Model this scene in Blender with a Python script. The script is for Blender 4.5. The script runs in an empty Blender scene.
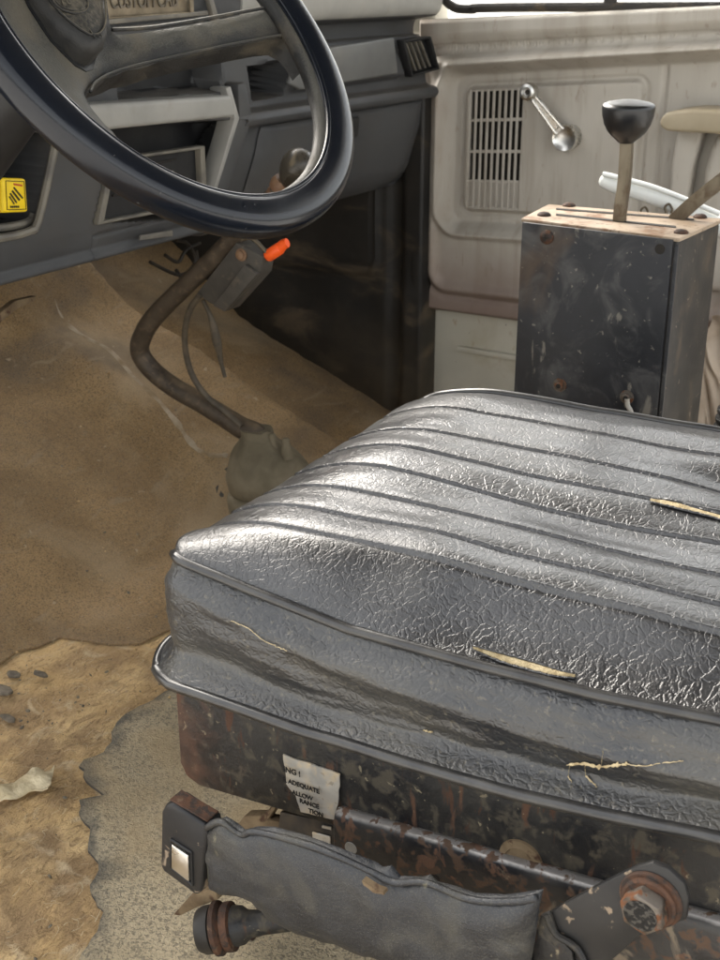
import bpy, bmesh, math, random
from mathutils import Vector, Matrix, noise, geometry
R = math.radians
random.seed(7)
scene = bpy.context.scene
COL = scene.collection

# ------------------------------------------------------------------ camera
F, PITCH, YAW, CX, CY = 1245.0, R(22.0), R(31.3), 360.0, 480.0
CAM = Vector((0, 0, 0.80))
FW = Vector((-math.sin(YAW)*math.cos(PITCH), math.cos(YAW)*math.cos(PITCH), -math.sin(PITCH)))
RT = Vector((math.cos(YAW), math.sin(YAW), 0))
UP = RT.cross(FW)
cam = bpy.data.cameras.new("camera")
camo = bpy.data.objects.new("camera", cam)
COL.objects.link(camo)
m = Matrix((RT, UP, -FW)).transposed().to_4x4()
m.translation = CAM
camo.matrix_world = m
cam.sensor_fit = 'VERTICAL'; cam.sensor_height = 24.0
cam.lens = F/960.0*24.0
cam.clip_start = 0.02; cam.clip_end = 500
cam.dof.use_dof = True
cam.dof.focus_distance = 1.05
cam.dof.aperture_fstop = 13.0
scene.camera = camo

# ------------------------------------------------------------------ light
SUN_EL, SUN_AZ = R(38), R(-66)          # azimuth measured from +Y towards +X
w = bpy.data.worlds.new("World"); scene.world = w; w.use_nodes = True
nt = w.node_tree
sky = nt.nodes.new('ShaderNodeTexSky'); sky.sky_type = 'NISHITA'; sky.sun_disc = False
sky.sun_elevation = SUN_EL; sky.sun_rotation = SUN_AZ
sky.air_density = 1.0; sky.dust_density = 4.0; sky.ozone_density = 1.0
bg = nt.nodes['Background']; bg.inputs[1].default_value = 0.15
hs = nt.nodes.new('ShaderNodeHueSaturation'); hs.inputs['Saturation'].default_value = 0.25   # overcast: hardly any blue
wb = nt.nodes.new('ShaderNodeMix'); wb.data_type = 'RGBA'; wb.blend_type = 'MULTIPLY'; wb.inputs[0].default_value = 1; wb.inputs[7].default_value = (1, .972, .92, 1)   # camera white balance
nt.links.new(sky.outputs[0], hs.inputs['Color']); nt.links.new(hs.outputs[0], wb.inputs[6]); nt.links.new(wb.outputs[2], bg.inputs[0])
sl = bpy.data.lights.new("sun", 'SUN'); sl.energy = 1.3; sl.angle = R(45); sl.color = (1, .94, .85)
so = bpy.data.objects.new("sun", sl); COL.objects.link(so)
sd = Vector((math.sin(SUN_AZ)*math.cos(SUN_EL), math.cos(SUN_AZ)*math.cos(SUN_EL), math.sin(SUN_EL)))
so.rotation_euler = sd.to_track_quat('Z', 'Y').to_euler()
scene.view_settings.view_transform = 'Standard'
scene.view_settings.look = 'None'
scene.view_settings.exposure = 2.3
scene.view_settings.gamma = 1.0
scene.cycles.max_bounces = 8

# ------------------------------------------------------------------ measuring helpers (photo pixel -> point on a real plane)
def ray(x, y): return FW*F + RT*(x-CX) - UP*(y-CY)
def AX(x, y, X): d = ray(x, y); return CAM + d*((X-CAM.x)/d.x)
def AY(x, y, Y): d = ray(x, y); return CAM + d*((Y-CAM.y)/d.y)
def AZ(x, y, Z): d = ray(x, y); return CAM + d*((Z-CAM.z)/d.z)
def APL(x, y, c, n): d = ray(x, y); return CAM + d*((c-CAM).dot(n)/d.dot(n))
def sstep(a, b, x):
    t = min(1, max(0, (x-a)/(b-a))) if a != b else float(x > a)
    return t*t*(3-2*t)
def lerp(a, b, t): return a+(b-a)*t
def interp(tab, x):
    if x <= tab[0][0]: return tab[0][1]
    for (x0, y0), (x1, y1) in zip(tab, tab[1:]):
        if x <= x1: return y0+(y1-y0)*(x-x0)/(x1-x0)
    return tab[-1][1]
def N(x, y, z=0, s=1.0): return noise.noise(Vector((x*s, y*s, z*s)))
def sd_poly(p, poly):
    x, y = p; d = 1e9; inside = False; n = len(poly)
    for i in range(n):
        ax, ay = poly[i]; bx, by = poly[i-1]
        ex, ey = bx-ax, by-ay; wx, wy = x-ax, y-ay
        t = max(0, min(1, (wx*ex+wy*ey)/(ex*ex+ey*ey+1e-12)))
        dx, dy = wx-ex*t, wy-ey*t
        d = min(d, dx*dx+dy*dy)
        if (ay > y) != (by > y) and x < (bx-ax)*(y-ay)/(by-ay+1e-15)+ax: inside = not inside
    d = math.sqrt(d)
    return -d if inside else d
def sd_rrect(x, y, x0, x1, y0, y1, r):
    cx, cy = (x0+x1)/2, (y0+y1)/2
    qx, qy = abs(x-cx)-(x1-x0)/2+r, abs(y-cy)-(y1-y0)/2+r
    return math.hypot(max(qx, 0), max(qy, 0))+min(max(qx, qy), 0)-r

# ------------------------------------------------------------------ materials
def mat(name, c1, c2=None, scale=20, lohi=(.35, .65), rough=.5, rough2=None, metal=0.0, coat=0.0, spec=.3, layers=(), bumps=(), stretch=None, sheen=0):
    """two-tone noise base, then layers of spots/stains, then stacked bumps; all in object space"""
    M = bpy.data.materials.new(name); M.use_nodes = True
    t = M.node_tree; b = t.nodes['Principled BSDF']; L = t.links.new
    tc = t.nodes.new('ShaderNodeTexCoord'); vec = tc.outputs['Object']
    def mapped(s, off=0):
        mp = t.nodes.new('ShaderNodeMapping')
        mp.inputs['Scale'].default_value = s if s else (1, 1, 1)
        mp.inputs['Location'].default_value = (off, off*.7, off*1.3)
        L(vec, mp.inputs['Vector']); return mp.outputs[0]
    def nz(sc, det=5, dist=0, st=None, off=0, ro=.55):
        n = t.nodes.new('ShaderNodeTexNoise'); n.inputs['Scale'].default_value = sc
        n.inputs['Detail'].default_value = det; n.inputs['Distortion'].default_value = dist; n.inputs['Roughness'].default_value = ro
        L(mapped(st, off), n.inputs['Vector']); return n.outputs['Fac']
    def rng(src, lo, hi, a=0., bb=1.):
        r = t.nodes.new('ShaderNodeMapRange'); r.interpolation_type = 'SMOOTHSTEP'
        r.inputs[1].default_value = lo; r.inputs[2].default_value = hi; r.inputs[3].default_value = a; r.inputs[4].default_value = bb
        L(src, r.inputs[0]); return r.outputs[0]
    def mix(f, a, c):
        x = t.nodes.new('ShaderNodeMix'); x.data_type = 'RGBA'
        if isinstance(f, float): x.inputs[0].default_value = f
        else: L(f, x.inputs[0])
        for i, v in ((6, a), (7, c)):
            if isinstance(v, (tuple, list)): x.inputs[i].default_value = (*v[:3], 1)
            else: L(v, x.inputs[i])
        return x.outputs[2]
    def mixf(f, a, c):
        x = t.nodes.new('ShaderNodeMix'); x.data_type = 'FLOAT'; L(f, x.inputs[0])
        for i, v in ((2, a), (3, c)):
            if isinstance(v, (int, float)): x.inputs[i].default_value = v
            else: L(v, x.inputs[i])
        return x.outputs[0]
    f0 = rng(nz(scale, 6, .3, stretch), *lohi)
    col = mix(f0, c1, c2 or c1)
    ro = mixf(f0, rough, rough2 if rough2 is not None else rough)
    met = None
    for i, ly in enumerate(layers):
        kind = ly.get('kind', 'noise')
        if kind == 'noise':
            src = nz(ly['scale'], ly.get('det', 6), ly.get('dist', .5), ly.get('st'), 3.1*(i+1))
        elif kind == 'voro':
            v = t.nodes.new('ShaderNodeTexVoronoi'); v.inputs['Scale'].default_value = ly['scale']; L(mapped(ly.get('st'), 0), v.inputs['Vector'])
            src = v.outputs['Distance']
        elif kind == 'attr':
            an = t.nodes.new('ShaderNodeAttribute'); an.attribute_name = 'edge'
            a = t.nodes.new('ShaderNodeMath'); a.operation = 'MULTIPLY_ADD'
            L(nz(ly.get('scale', 30), 6, .5), a.inputs[0]); a.inputs[1].default_value = ly.get('amp', .04); L(an.outputs['Fac'], a.inputs[2]); src = a.outputs[0]
        elif kind == 'z':
            s = t.nodes.new('ShaderNodeSeparateXYZ'); g = t.nodes.new('ShaderNodeNewGeometry'); L(g.outputs['Position'], s.inputs[0])
            a = t.nodes.new('ShaderNodeMath'); a.operation = 'MULTIPLY_ADD'
            L(nz(ly.get('scale', 12), 4, .5), a.inputs[0]); a.inputs[1].default_value = ly.get('amp', .1); L(s.outputs[ly.get('axis', 'Z')], a.inputs[2]); src = a.outputs[0]
        elif kind == 'normal':
            s = t.nodes.new('ShaderNodeSeparateXYZ'); g = t.nodes.new('ShaderNodeNewGeometry'); L(g.outputs['Normal'], s.inputs[0])
            a = t.nodes.new('ShaderNodeMath'); a.operation = 'MULTIPLY_ADD'
            L(nz(ly.get('scale', 30), 6, .5), a.inputs[0]); a.inputs[1].default_value = ly.get('amp', .6); L(s.outputs[2], a.inputs[2]); src = a.outputs[0]
        f = rng(src, ly['lo'], ly['hi'], 0., ly.get('fac', 1.))
        col = mix(f, col, ly['col'])
        if 'rough' in ly: ro = mixf(f, ro, ly['rough'])
        if 'metal' in ly: met = mixf(f, met if met is not None else metal, ly['metal'])
    L(col, b.inputs['Base Color']); L(ro, b.inputs['Roughness'])
    if met is not None: L(met, b.inputs['Metallic'])
    else: b.inputs['Metallic'].default_value = metal
    b.inputs['Specular IOR Level'].default_value = spec
    b.inputs['Coat Weight'].default_value = coat; b.inputs['Coat Roughness'].default_value = .2
    prev = None
    for bp in bumps:
        k = bp.get('kind', 'noise')
        if k == 'noise': h = nz(bp['scale'], bp.get('det', 6), bp.get('dist', 0), bp.get('st'), bp.get('off', 0))
        else:
            v = t.nodes.new('ShaderNodeTexVoronoi'); v.inputs['Scale'].default_value = bp['scale']
            v.feature = 'DISTANCE_TO_EDGE' if k == 'crack' else 'SMOOTH_F1' if k == 'pebble' else 'F1'
            base = mapped(bp.get('st'))
            if bp.get('warp'):
                n = t.nodes.new('ShaderNodeTexNoise'); n.inputs['Scale'].default_value = bp['scale']*.5; n.inputs['Detail'].default_value = 3
                L(base, n.inputs['Vector'])
                sc = t.nodes.new('ShaderNodeVectorMath'); sc.operation = 'MULTIPLY_ADD'
                L(n.outputs['Color'], sc.inputs[0]); sc.inputs[1].default_value = (bp['warp'],)*3; L(base, sc.inputs[2]); base = sc.outputs[0]
            L(base, v.inputs['Vector'])
            h = v.outputs['Distance']
            if k == 'crack': h = rng(h, 0, bp.get('width', .15))
        bn = t.nodes.new('ShaderNodeBump'); bn.inputs['Strength'].default_value = bp.get('str', .4); bn.inputs['Distance'].default_value = bp.get('d', .002)
        L(h, bn.inputs['Height'])
        if prev: L(prev, bn.inputs['Normal'])
        prev = bn.outputs[0]
    if prev: L(prev, b.inputs['Normal'])
    return M

DUST = (.30, .24, .17)
M = {}
M['dash'] = mat('dash_plastic', (.044, .045, .047), (.062, .0625, .063), 6, rough=.45, rough2=.6,
    layers=[dict(scale=5, lo=.48, hi=.75, col=(.075, .066, .054), fac=.55, rough=.75), dict(kind='normal', lo=.75, hi=1.4, col=(.13, .115, .095), fac=.5)],
    bumps=[dict(scale=700, str=.25, d=.0006)])
M['dash_grey'] = mat('grey_dash_plastic', (.10, .10, .096), (.13, .13, .123), 8, rough=.5, layers=[dict(scale=14, lo=.5, hi=.8, col=(.19, .175, .15), fac=.5)], bumps=[dict(scale=800, str=.3, d=.0006)])
M['shelf'] = mat('pale_grey_plastic', (.24, .235, .215), (.30, .29, .265), 9, rough=.5, layers=[dict(scale=20, lo=.55, hi=.8, col=(.2, .17, .13), fac=.5)], bumps=[dict(scale=500, str=.2, d=.0006)])
M['bezel'] = mat('dusty_bezel', (.11, .102, .088), (.17, .155, .125), 30, rough=.5, bumps=[dict(scale=300, str=.2, d=.0005)])
M['black'] = mat('black_plastic', (.012, .012, .013), (.02, .02, .02), 20, rough=.45)
M['footwell'] = mat('footwell_black', (.012, .0115, .0105), (.020, .018, .0155), 9, rough=.5,
    layers=[dict(scale=5, lo=.55, hi=.72, col=(.12, .088, .054), fac=.65, rough=.8, st=(1, 1, 2.5), det=10), dict(kind='z', lo=.42, hi=.0, amp=.3, col=(.10, .075, .045), fac=.7)], bumps=[dict(scale=60, str=.3, d=.002)])
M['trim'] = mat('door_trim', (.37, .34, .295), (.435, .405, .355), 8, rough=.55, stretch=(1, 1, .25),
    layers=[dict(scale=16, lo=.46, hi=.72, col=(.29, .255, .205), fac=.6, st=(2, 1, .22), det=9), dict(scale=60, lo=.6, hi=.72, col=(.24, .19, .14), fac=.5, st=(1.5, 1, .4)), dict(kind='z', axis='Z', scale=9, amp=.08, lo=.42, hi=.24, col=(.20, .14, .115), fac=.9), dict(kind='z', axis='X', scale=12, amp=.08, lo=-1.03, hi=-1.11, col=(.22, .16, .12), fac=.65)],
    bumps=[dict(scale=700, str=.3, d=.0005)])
M['doormetal'] = mat('cream_door_metal', (.56, .53, .44), (.62, .585, .49), 8, rough=.4,
    layers=[dict(scale=22, lo=.63, hi=.72, col=(.36, .22, .08), fac=.9, rough=.8, det=8, st=(1, 1, .7)), dict(scale=9, lo=.55, hi=.75, col=(.45, .40, .28), fac=.6), dict(scale=70, lo=.70, hi=.74, col=(.06, .05, .04))], bumps=[dict(scale=40, str=.1, d=.001)])
M['slot'] = mat('slot_dark', (.02, .017, .014), rough=.8)
M['chrome'] = mat('worn_chrome', (.55, .54, .50), (.7, .69, .66), 40, rough=.22, rough2=.38, metal=1.0, layers=[dict(scale=60, lo=.6, hi=.75, col=(.35, .3, .22), fac=.6, rough=.6)])
M['armrest'] = mat('armrest_vinyl', (.32, .27, .185), (.39, .335, .24), 10, rough=.5, layers=[dict(scale=14, lo=.5, hi=.75, col=(.25, .18, .095), fac=.7)], bumps=[dict(scale=400, str=.2, d=.0005)])
M['rubberseal'] = mat('window_seal', (.02, .018, .016), (.035, .03, .025), 20, rough=.5, layers=[dict(scale=20, lo=.55, hi=.8, col=(.18, .12, .06), fac=.7)])
M['rim'] = mat('polished_rim', (.004, .0055, .009), (.006, .0075, .011), 12, rough=.16, rough2=.24, spec=.35, layers=[dict(scale=180, lo=.70, hi=.75, col=(.15, .14, .13), rough=.6, fac=.5)])
M['spoke'] = mat('dusty_spoke', (.014, .014, .014), (.024, .0235, .022), 25, rough=.5, rough2=.65,
    layers=[dict(kind='normal', lo=.60, hi=1.0, scale=700, amp=.5, col=(.115, .11, .094), fac=.75), dict(scale=16, lo=.48, hi=.70, col=(.13, .11, .078), fac=.5, rough=.85, det=9)], bumps=[dict(kind='pebble', scale=620, str=.6, d=.0006)])
M['hub'] = mat('hub_pad', (.018, .0175, .0165), (.028, .026, .023), 25, rough=.55, layers=[dict(kind='normal', lo=.70, hi=1.05, scale=240, amp=.5, col=(.19, .165, .12), fac=.75), dict(scale=30, lo=.5, hi=.72, col=(.12, .10, .07), fac=.5, det=9)], bumps=[dict(kind='crack', scale=420, str=.35, d=.0003, warp=.003, width=.4)])
VB = [dict(scale=10, str=.35, d=.003, dist=1.0, st=(1, 1.6, 1)), dict(kind='crack', scale=150, str=.52, d=.00045, warp=.020, width=.15, st=(.85, .5, 1)), dict(kind='crack', scale=330, str=.4, d=.00025, warp=.006, width=.35)]
M['vinyl'] = mat('black_vinyl', (.006, .006, .007), (.009, .009, .010), 14, rough=.30, rough2=.40, spec=.8, coat=.3,
    layers=[dict(scale=8, lo=.50, hi=.72, col=(.018, .017, .015), fac=.6, rough=.44), dict(scale=45, lo=.6, hi=.75, col=(.045, .042, .036), fac=.35, rough=.5)], bumps=VB)
M['vinylside'] = mat('dusty_black_vinyl', (.009, .010, .012), (.016, .017, .018), 12, rough=.36, rough2=.45, spec=.8,
    layers=[dict(scale=6, lo=.44, hi=.70, col=(.10, .088, .062), fac=.5, rough=.6, st=(.6, 1, 1.8), det=9), dict(scale=240, lo=.56, hi=.72, col=(.22, .19, .13), fac=.28, rough=.7)],
    bumps=[dict(scale=8, str=.45, d=.005, dist=1.2, st=(.45, 1, 2.4)), dict(kind='crack', scale=165, str=.5, d=.0005, warp=.013, width=.28, st=(.8, 1, 1.1)), dict(kind='crack', scale=360, str=.35, d=.00028, warp=.005, width=.5)])
M['sleeve'] = mat('buckle_sleeve_vinyl', (.011, .0125, .016), (.019, .021, .025), 18, rough=.38, rough2=.5, spec=.5,
    layers=[dict(scale=22, lo=.46, hi=.72, col=(.07, .064, .048), fac=.5, rough=.65), dict(scale=900, lo=.52, hi=.66, col=(.14, .13, .10), fac=.25, rough=.8, det=3), dict(scale=20, lo=.62, hi=.72, col=(.32, .29, .17), fac=.45, rough=.8, det=9)], bumps=[dict(scale=30, str=.35, d=.004, dist=1.5, st=(.6, 1, 1)), dict(kind='crack', scale=620, str=.5, d=.00035, warp=.002, width=.5)])
M['piping'] = mat('vinyl_piping', (.014, .014, .015), (.03, .029, .027), 40, rough=.28, spec=.6)
M['foam'] = mat('seat_foam', (.30, .23, .125), (.50, .41, .25), 120, rough=.9, bumps=[dict(scale=400, str=.8, d=.002)])
M['steel'] = mat('rusty_black_steel', (.011, .011, .012), (.024, .022, .019), 24, rough=.42, rough2=.65, spec=.35,
    layers=[dict(scale=75, lo=.50, hi=.66, col=(.075, .063, .044), fac=.7, rough=.8, det=9), dict(scale=28, lo=.60, hi=.67, col=(.085, .044, .026), rough=.85, det=10, st=(1.5, 1, .5)), dict(scale=55, lo=.60, hi=.68, col=(.06, .03, .018), rough=.85, det=9, st=(1.6, 1, .4)), dict(scale=130, lo=.655, hi=.70, col=(.24, .20, .13), rough=.8, fac=.6), dict(kind='z', axis='X', scale=25, amp=.22, lo=-.44, hi=-.53, col=(.13, .058, .03), fac=.6, rough=.85)],
    bumps=[dict(scale=110, str=.6, d=.0015), dict(scale=400, str=.4, d=.0005)])
M['rail'] = mat('worn_rail_steel', (.015, .015, .017), (.03, .028, .026), 25, rough=.3, rough2=.5, spec=.45,
    layers=[dict(kind='normal', lo=.70, hi=1.10, amp=.5, scale=40, col=(.38, .36, .34), rough=.38, metal=.8, fac=.85), dict(scale=48, lo=.565, hi=.62, col=(.105, .056, .034), rough=.85, det=10, metal=0.), dict(scale=90, lo=.52, hi=.60, col=(.075, .045, .028), rough=.85, det=9, metal=0.), dict(scale=25, lo=.6, hi=.68, col=(.24, .19, .13), fac=.6, rough=.8, metal=0.)], bumps=[dict(scale=120, str=.5, d=.001)])
M['rust'] = mat('rusted_steel', (.038, .021, .014), (.085, .040, .022), 55, rough=.75, layers=[dict(scale=120, lo=.5, hi=.62, col=(.03, .022, .018)), dict(scale=80, lo=.6, hi=.7, col=(.15, .10, .062), fac=.6)], bumps=[dict(scale=180, str=.8, d=.0015)])
M['rustlight'] = mat('dusty_rusted_steel', (.11, .075, .042), (.18, .13, .075), 40, rough=.8, layers=[dict(scale=80, lo=.53, hi=.66, col=(.06, .03, .017))], bumps=[dict(scale=200, str=.5, d=.001)])
M['bolt'] = mat('bolt_steel', (.085, .07, .055), (.16, .14, .12), 70, rough=.4, rough2=.6, metal=.7, layers=[dict(scale=110, lo=.5, hi=.6, col=(.12, .05, .022), rough=.85, metal=0.)], bumps=[dict(scale=300, str=.5, d=.001)])
M['boltface'] = mat('bolt_head_face', (.012, .012, .012), (.06, .056, .05), 260, lohi=(.5, .56), rough=.5, metal=.3, bumps=[dict(scale=260, str=.8, d=.001)])
M['bracket'] = mat('bracket_plate', (.014, .014, .015), (.024, .023, .022), 18, rough=.42, layers=[dict(scale=60, lo=.60, hi=.66, col=(.22, .17, .12), rough=.8, det=7), dict(scale=18, lo=.62, hi=.7, col=(.09, .05, .03), rough=.8)], bumps=[dict(scale=100, str=.25, d=.001)])
M['box'] = mat('box_paint', (.012, .0125, .0145), (.021, .0215, .024), 14, rough=.40, rough2=.55,
    layers=[dict(scale=16, lo=.48, hi=.70, col=(.075, .073, .070), fac=.65, rough=.65, dist=1.5, det=9), dict(scale=30, lo=.64, hi=.70, col=(.22, .20, .165), fac=.55, rough=.8, st=(1.3, 1, .5), det=10), dict(scale=120, lo=.64, hi=.70, col=(.2, .18, .15), fac=.6), dict(scale=7, lo=.56, hi=.72, col=(.085, .055, .032), fac=.5), dict(kind='z', scale=20, amp=.2, lo=.40, hi=.28, col=(.12, .10, .08), fac=.45, rough=.8)], bumps=[dict(scale=150, str=.2, d=.001)])
M['boxside'] = mat('box_side_paint', (.014, .013, .012), (.03, .026, .022), 20, rough=.5, layers=[dict(scale=26, lo=.5, hi=.75, col=(.085, .062, .04), fac=.65, det=9, st=(1, 1, .5)), dict(scale=90, lo=.65, hi=.7, col=(.2, .16, .12), fac=.6)], bumps=[dict(scale=150, str=.25, d=.001)])
M['boxtop'] = mat('rusty_cream_plate', (.34, .27, .20), (.22, .16, .105), 18, rough=.6, layers=[dict(scale=24, lo=.52, hi=.66, col=(.17, .085, .045), fac=.8, rough=.85, det=9), dict(scale=110, lo=.57, hi=.67, col=(.11, .07, .045), fac=.7)], bumps=[dict(scale=150, str=.3, d=.001)])
M['lever'] = mat('worn_lever_steel', (.10, .08, .055), (.17, .145, .105), 40, rough=.45, metal=.6, layers=[dict(scale=60, lo=.5, hi=.7, col=(.085, .058, .034), rough=.7, metal=.1), dict(scale=35, lo=.64, hi=.74, col=(.26, .23, .17), metal=0., rough=.7, det=9)], stretch=(1, 1, .3))
M['knob'] = mat('knob_black', (.010, .010, .011), (.015, .015, .015), 30, rough=.28, rough2=.38, spec=.45, layers=[dict(kind='normal', lo=.95, hi=1.1, amp=.1, scale=60, col=(.055, .054, .052), rough=.6, fac=.9)], bumps=[dict(scale=300, str=.05, d=.0003)])
M['gearknob'] = mat('worn_gear_knob', (.03, .026, .02), (.05, .043, .033), 30, rough=.22, rough2=.34, layers=[dict(scale=30, lo=.58, hi=.7, col=(.11, .085, .05), rough=.5)])
M['tube'] = mat('gear_tube', (.055, .043, .032), (.09, .07, .05), 30, rough=.45, rough2=.65, metal=.3, layers=[dict(scale=90, lo=.5, hi=.68, col=(.13, .095, .062), fac=.8, rough=.8, metal=0.), dict(kind='normal', lo=.95, hi=1.4, col=(.24, .17, .10), fac=.5, rough=.7)], bumps=[dict(scale=250, str=.4, d=.001)])
M['collar'] = mat('brown_collar', (.13, .07, .04), (.2, .12, .07), 40, rough=.5)
M['boot'] = mat('dusty_rubber_boot', (.125, .104, .066), (.18, .15, .10), 20, rough=.8, layers=[dict(scale=20, lo=.5, hi=.75, col=(.09, .075, .05), fac=.7)], bumps=[dict(scale=90, str=.3, d=.002)])
M['switch'] = mat('switch_box', (.05, .046, .04), (.075, .068, .058), 20, rough=.6, layers=[dict(scale=60, lo=.55, hi=.75, col=(.15, .12, .085), fac=.6)], bumps=[dict(scale=200, str=.2, d=.001)])
M['orange'] = mat('orange_plastic', (.85, .09, .012), (.9, .12, .02), 20, rough=.4)
M['cable'] = mat('cable', (.06, .05, .037), (.1, .08, .055), 60, rough=.6)
M['mat'] = mat('dusty_rubber_mat', (.20, .126, .056), (.28, .182, .086), 6, rough=.85,
    layers=[dict(scale=420, lo=.50, hi=.60, col=(.06, .045, .028), fac=.7, det=3), dict(scale=600, lo=.60, hi=.68, col=(.40, .31, .19), fac=.6, det=2), dict(scale=3.5, lo=.46, hi=.70, col=(.34, .255, .155), fac=.75, det=9), dict(scale=3, lo=.52, hi=.68, col=(.095, .075, .055), fac=.6, det=9), dict(scale=60, lo=.66, hi=.72, col=(.34, .27, .18), fac=.7, det=6), dict(scale=24, lo=.58, hi=.72, col=(.25, .19, .12), fac=.5, dist=2, st=(1, .35, 1))], bumps=[dict(kind='pebble', scale=330, str=.6, d=.0009), dict(scale=60, str=.4, d=.002), dict(scale=8, str=.3, d=.006)])
M['crest'] = mat('worn_mat_crest', (.34, .28, .20), (.20, .14, .075), 25, rough=.85, bumps=[dict(scale=120, str=.4, d=.001)])
M['pebble'] = mat('pebbled_mat', (.36, .295, .19), (.43, .355, .235), 9, rough=.85,
    layers=[dict(scale=260, lo=.48, hi=.60, col=(.14, .122, .09), fac=.7, det=2, dist=1.0), dict(scale=7, lo=.5, hi=.66, col=(.40, .30, .17), fac=.6, det=9), dict(kind='attr', scale=25, amp=.07, lo=.060, hi=.028, col=(.06, .06, .057), fac=.75)], bumps=[dict(scale=250, str=1., d=.002, det=2, dist=1.0)])
M['matback'] = mat('mat_edge', (.05, .048, .044), (.08, .07, .055), 40, rough=.85, bumps=[dict(scale=210, str=.6, d=.002)])
M['felt'] = mat('ochre_felt', (.50, .335, .155), (.62, .44, .225), 9, rough=.95,
    layers=[dict(scale=5, lo=.42, hi=.62, col=(.25, .165, .09), fac=.8, dist=1.5, det=10), dict(scale=90, lo=.48, hi=.70, col=(.21, .135, .07), fac=.75, st=(1, .35, 1), dist=2.5, det=8), dict(scale=16, lo=.54, hi=.70, col=(.56, .44, .28), fac=.75, dist=2, det=10), dict(scale=12, lo=.60, hi=.70, col=(.15, .105, .065), fac=.6, det=10)],
    bumps=[dict(scale=14, str=.6, d=.012, dist=1), dict(scale=120, str=1., d=.004, dist=2, st=(1, .4, 1)), dict(scale=500, str=.8, d=.0012)])
M['scrap'] = mat('torn_liner_scrap', (.50, .41, .25), (.60, .51, .34), 60, rough=.8, bumps=[dict(scale=60, str=.8, d=.006)])
M['grit'] = mat('grit', (.09, .075, .058), (.19, .16, .12), 60, rough=.9)
M['sticker'] = mat('foil_sticker', (.42, .40, .36), (.52, .48, .41), 50, rough=.3, rough2=.5, metal=.35, layers=[dict(scale=40, lo=.52, hi=.66, col=(.55, .43, .27), fac=.8, metal=0.), dict(scale=150, lo=.6, hi=.7, col=(.25, .2, .14), fac=.6)], bumps=[dict(scale=60, str=.35, d=.001)])
M['ink'] = mat('print_ink', (.012, .012, .012), rough=.6)
M['white'] = mat('white_plastic', (.78, .80, .77), (.84, .85, .82), 20, rough=.22, coat=.2)
M['yellow'] = mat('yellow_plastic', (.80, .56, .015), (.84, .6, .02), 20, rough=.4)
M['yellowface'] = mat('yellow_label', (.82, .60, .03), rough=.45)
M['red'] = mat('red_print', (.45, .07, .02), rough=.5)
M['plate'] = mat('bronze_plate', (.17, .135, .09), (.25, .205, .14), 50, rough=.5, metal=.2, bumps=[dict(scale=300, str=.3, d=.0006)])
M['letters'] = mat('letter_relief', (.10, .085, .06), (.14, .115, .085), 50, rough=.5)
M['roof'] = mat('shade_roof_lining', (.06, .057, .052), rough=.8)
M['cloth'] = mat('brown_cloth', (.30, .24, .18), (.42, .35, .28), 12, rough=.9, bumps=[dict(scale=500, str=.4, d=.001)])
M['ground'] = mat('pale_forecourt', (.5, .49, .47), (.58, .57, .55), .6, rough=.9)
M['loom'] = mat('wire_insulation', (.012, .010, .008), (.028, .021, .014), 30, rough=.6)
gl = bpy.data.materials.new('window_glass'); gl.use_nodes = True
g = gl.node_tree.nodes['Principled BSDF']; g.inputs['Transmission Weight'].default_value = 1; g.inputs['Roughness'].default_value = .03; g.inputs['IOR'].default_value = 1.1; g.inputs['Base Color'].default_value = (.97, .98, .97, 1)
M['glass'] = gl

# ------------------------------------------------------------------ object helpers
def finish(name, bm, material, parent=None, smooth=True, angle=35, mats=None):
    me = bpy.data.meshes.new(name)
    bmesh.ops.recalc_face_normals(bm, faces=bm.faces)
    bm.to_mesh(me); bm.free()
    for mm in ([material]+list(mats or [])): me.materials.append(M[mm])
    if smooth:
        me.shade_smooth(); me.set_sharp_from_angle(angle=R(angle))
    o = bpy.data.objects.new(name, me); COL.objects.link(o)
    if parent:
        o.parent = parent
        if parent.type == 'EMPTY' : o.location = -parent.location
    return o
def thing(name, label, cat, loc=(0, 0, 0), group=None):
    o = bpy.data.objects.new(name, None); COL.objects.link(o); o.location = loc; o.empty_display_size = .05
    o['label'] = label; o['category'] = cat; o['kind'] = 'thing'
    if group: o['group'] = group
    return o
def tag(o, label, cat, group=None):
    o['label'] = label; o['category'] = cat; o['kind'] = 'thing'
    if group: o['group'] = group
    return o
def structure(o): o['kind'] = 'structure'; return o
def V(*a): return Vector(a)
def add_prism(bm, pts, ext, bevel=0, seg=2, mi=0):
    """closed outline pts (3D), extruded by vector ext"""
    pts = [Vector(p) for p in pts]; ext = Vector(ext)
    b2 = bmesh.new()
    a = [b2.verts.new(p) for p in pts]; b = [b2.verts.new(p+ext) for p in pts]
    n = len(a)
    f1 = b2.faces.new(a); f2 = b2.faces.new(b[::-1])
    for i in range(n): b2.faces.new((a[i], b[i], b[(i+1) % n], a[(i+1) % n]))
    bmesh.ops.recalc_face_normals(b2, faces=b2.faces)
    if bevel: bmesh.ops.bevel(b2, geom=[e for e in b2.edges if e.calc_face_angle(0) > .5], offset=bevel, segments=seg, profile=.5, affect='EDGES', clamp_overlap=True)
    for f in b2.faces: f.material_index = mi
    me = bpy.data.meshes.new('tmp'); b2.to_mesh(me); b2.free(); bm.from_mesh(me); bpy.data.meshes.remove(me)
def add_box(bm, lo, hi, bevel=.003, seg=2):
    x0, y0, z0 = lo; x1, y1, z1 = hi
    add_prism(bm, [(x0, y0, z0), (x1, y0, z0), (x1, y1, z0), (x0, y1, z0)], (0, 0, z1-z0), bevel, seg)
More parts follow.
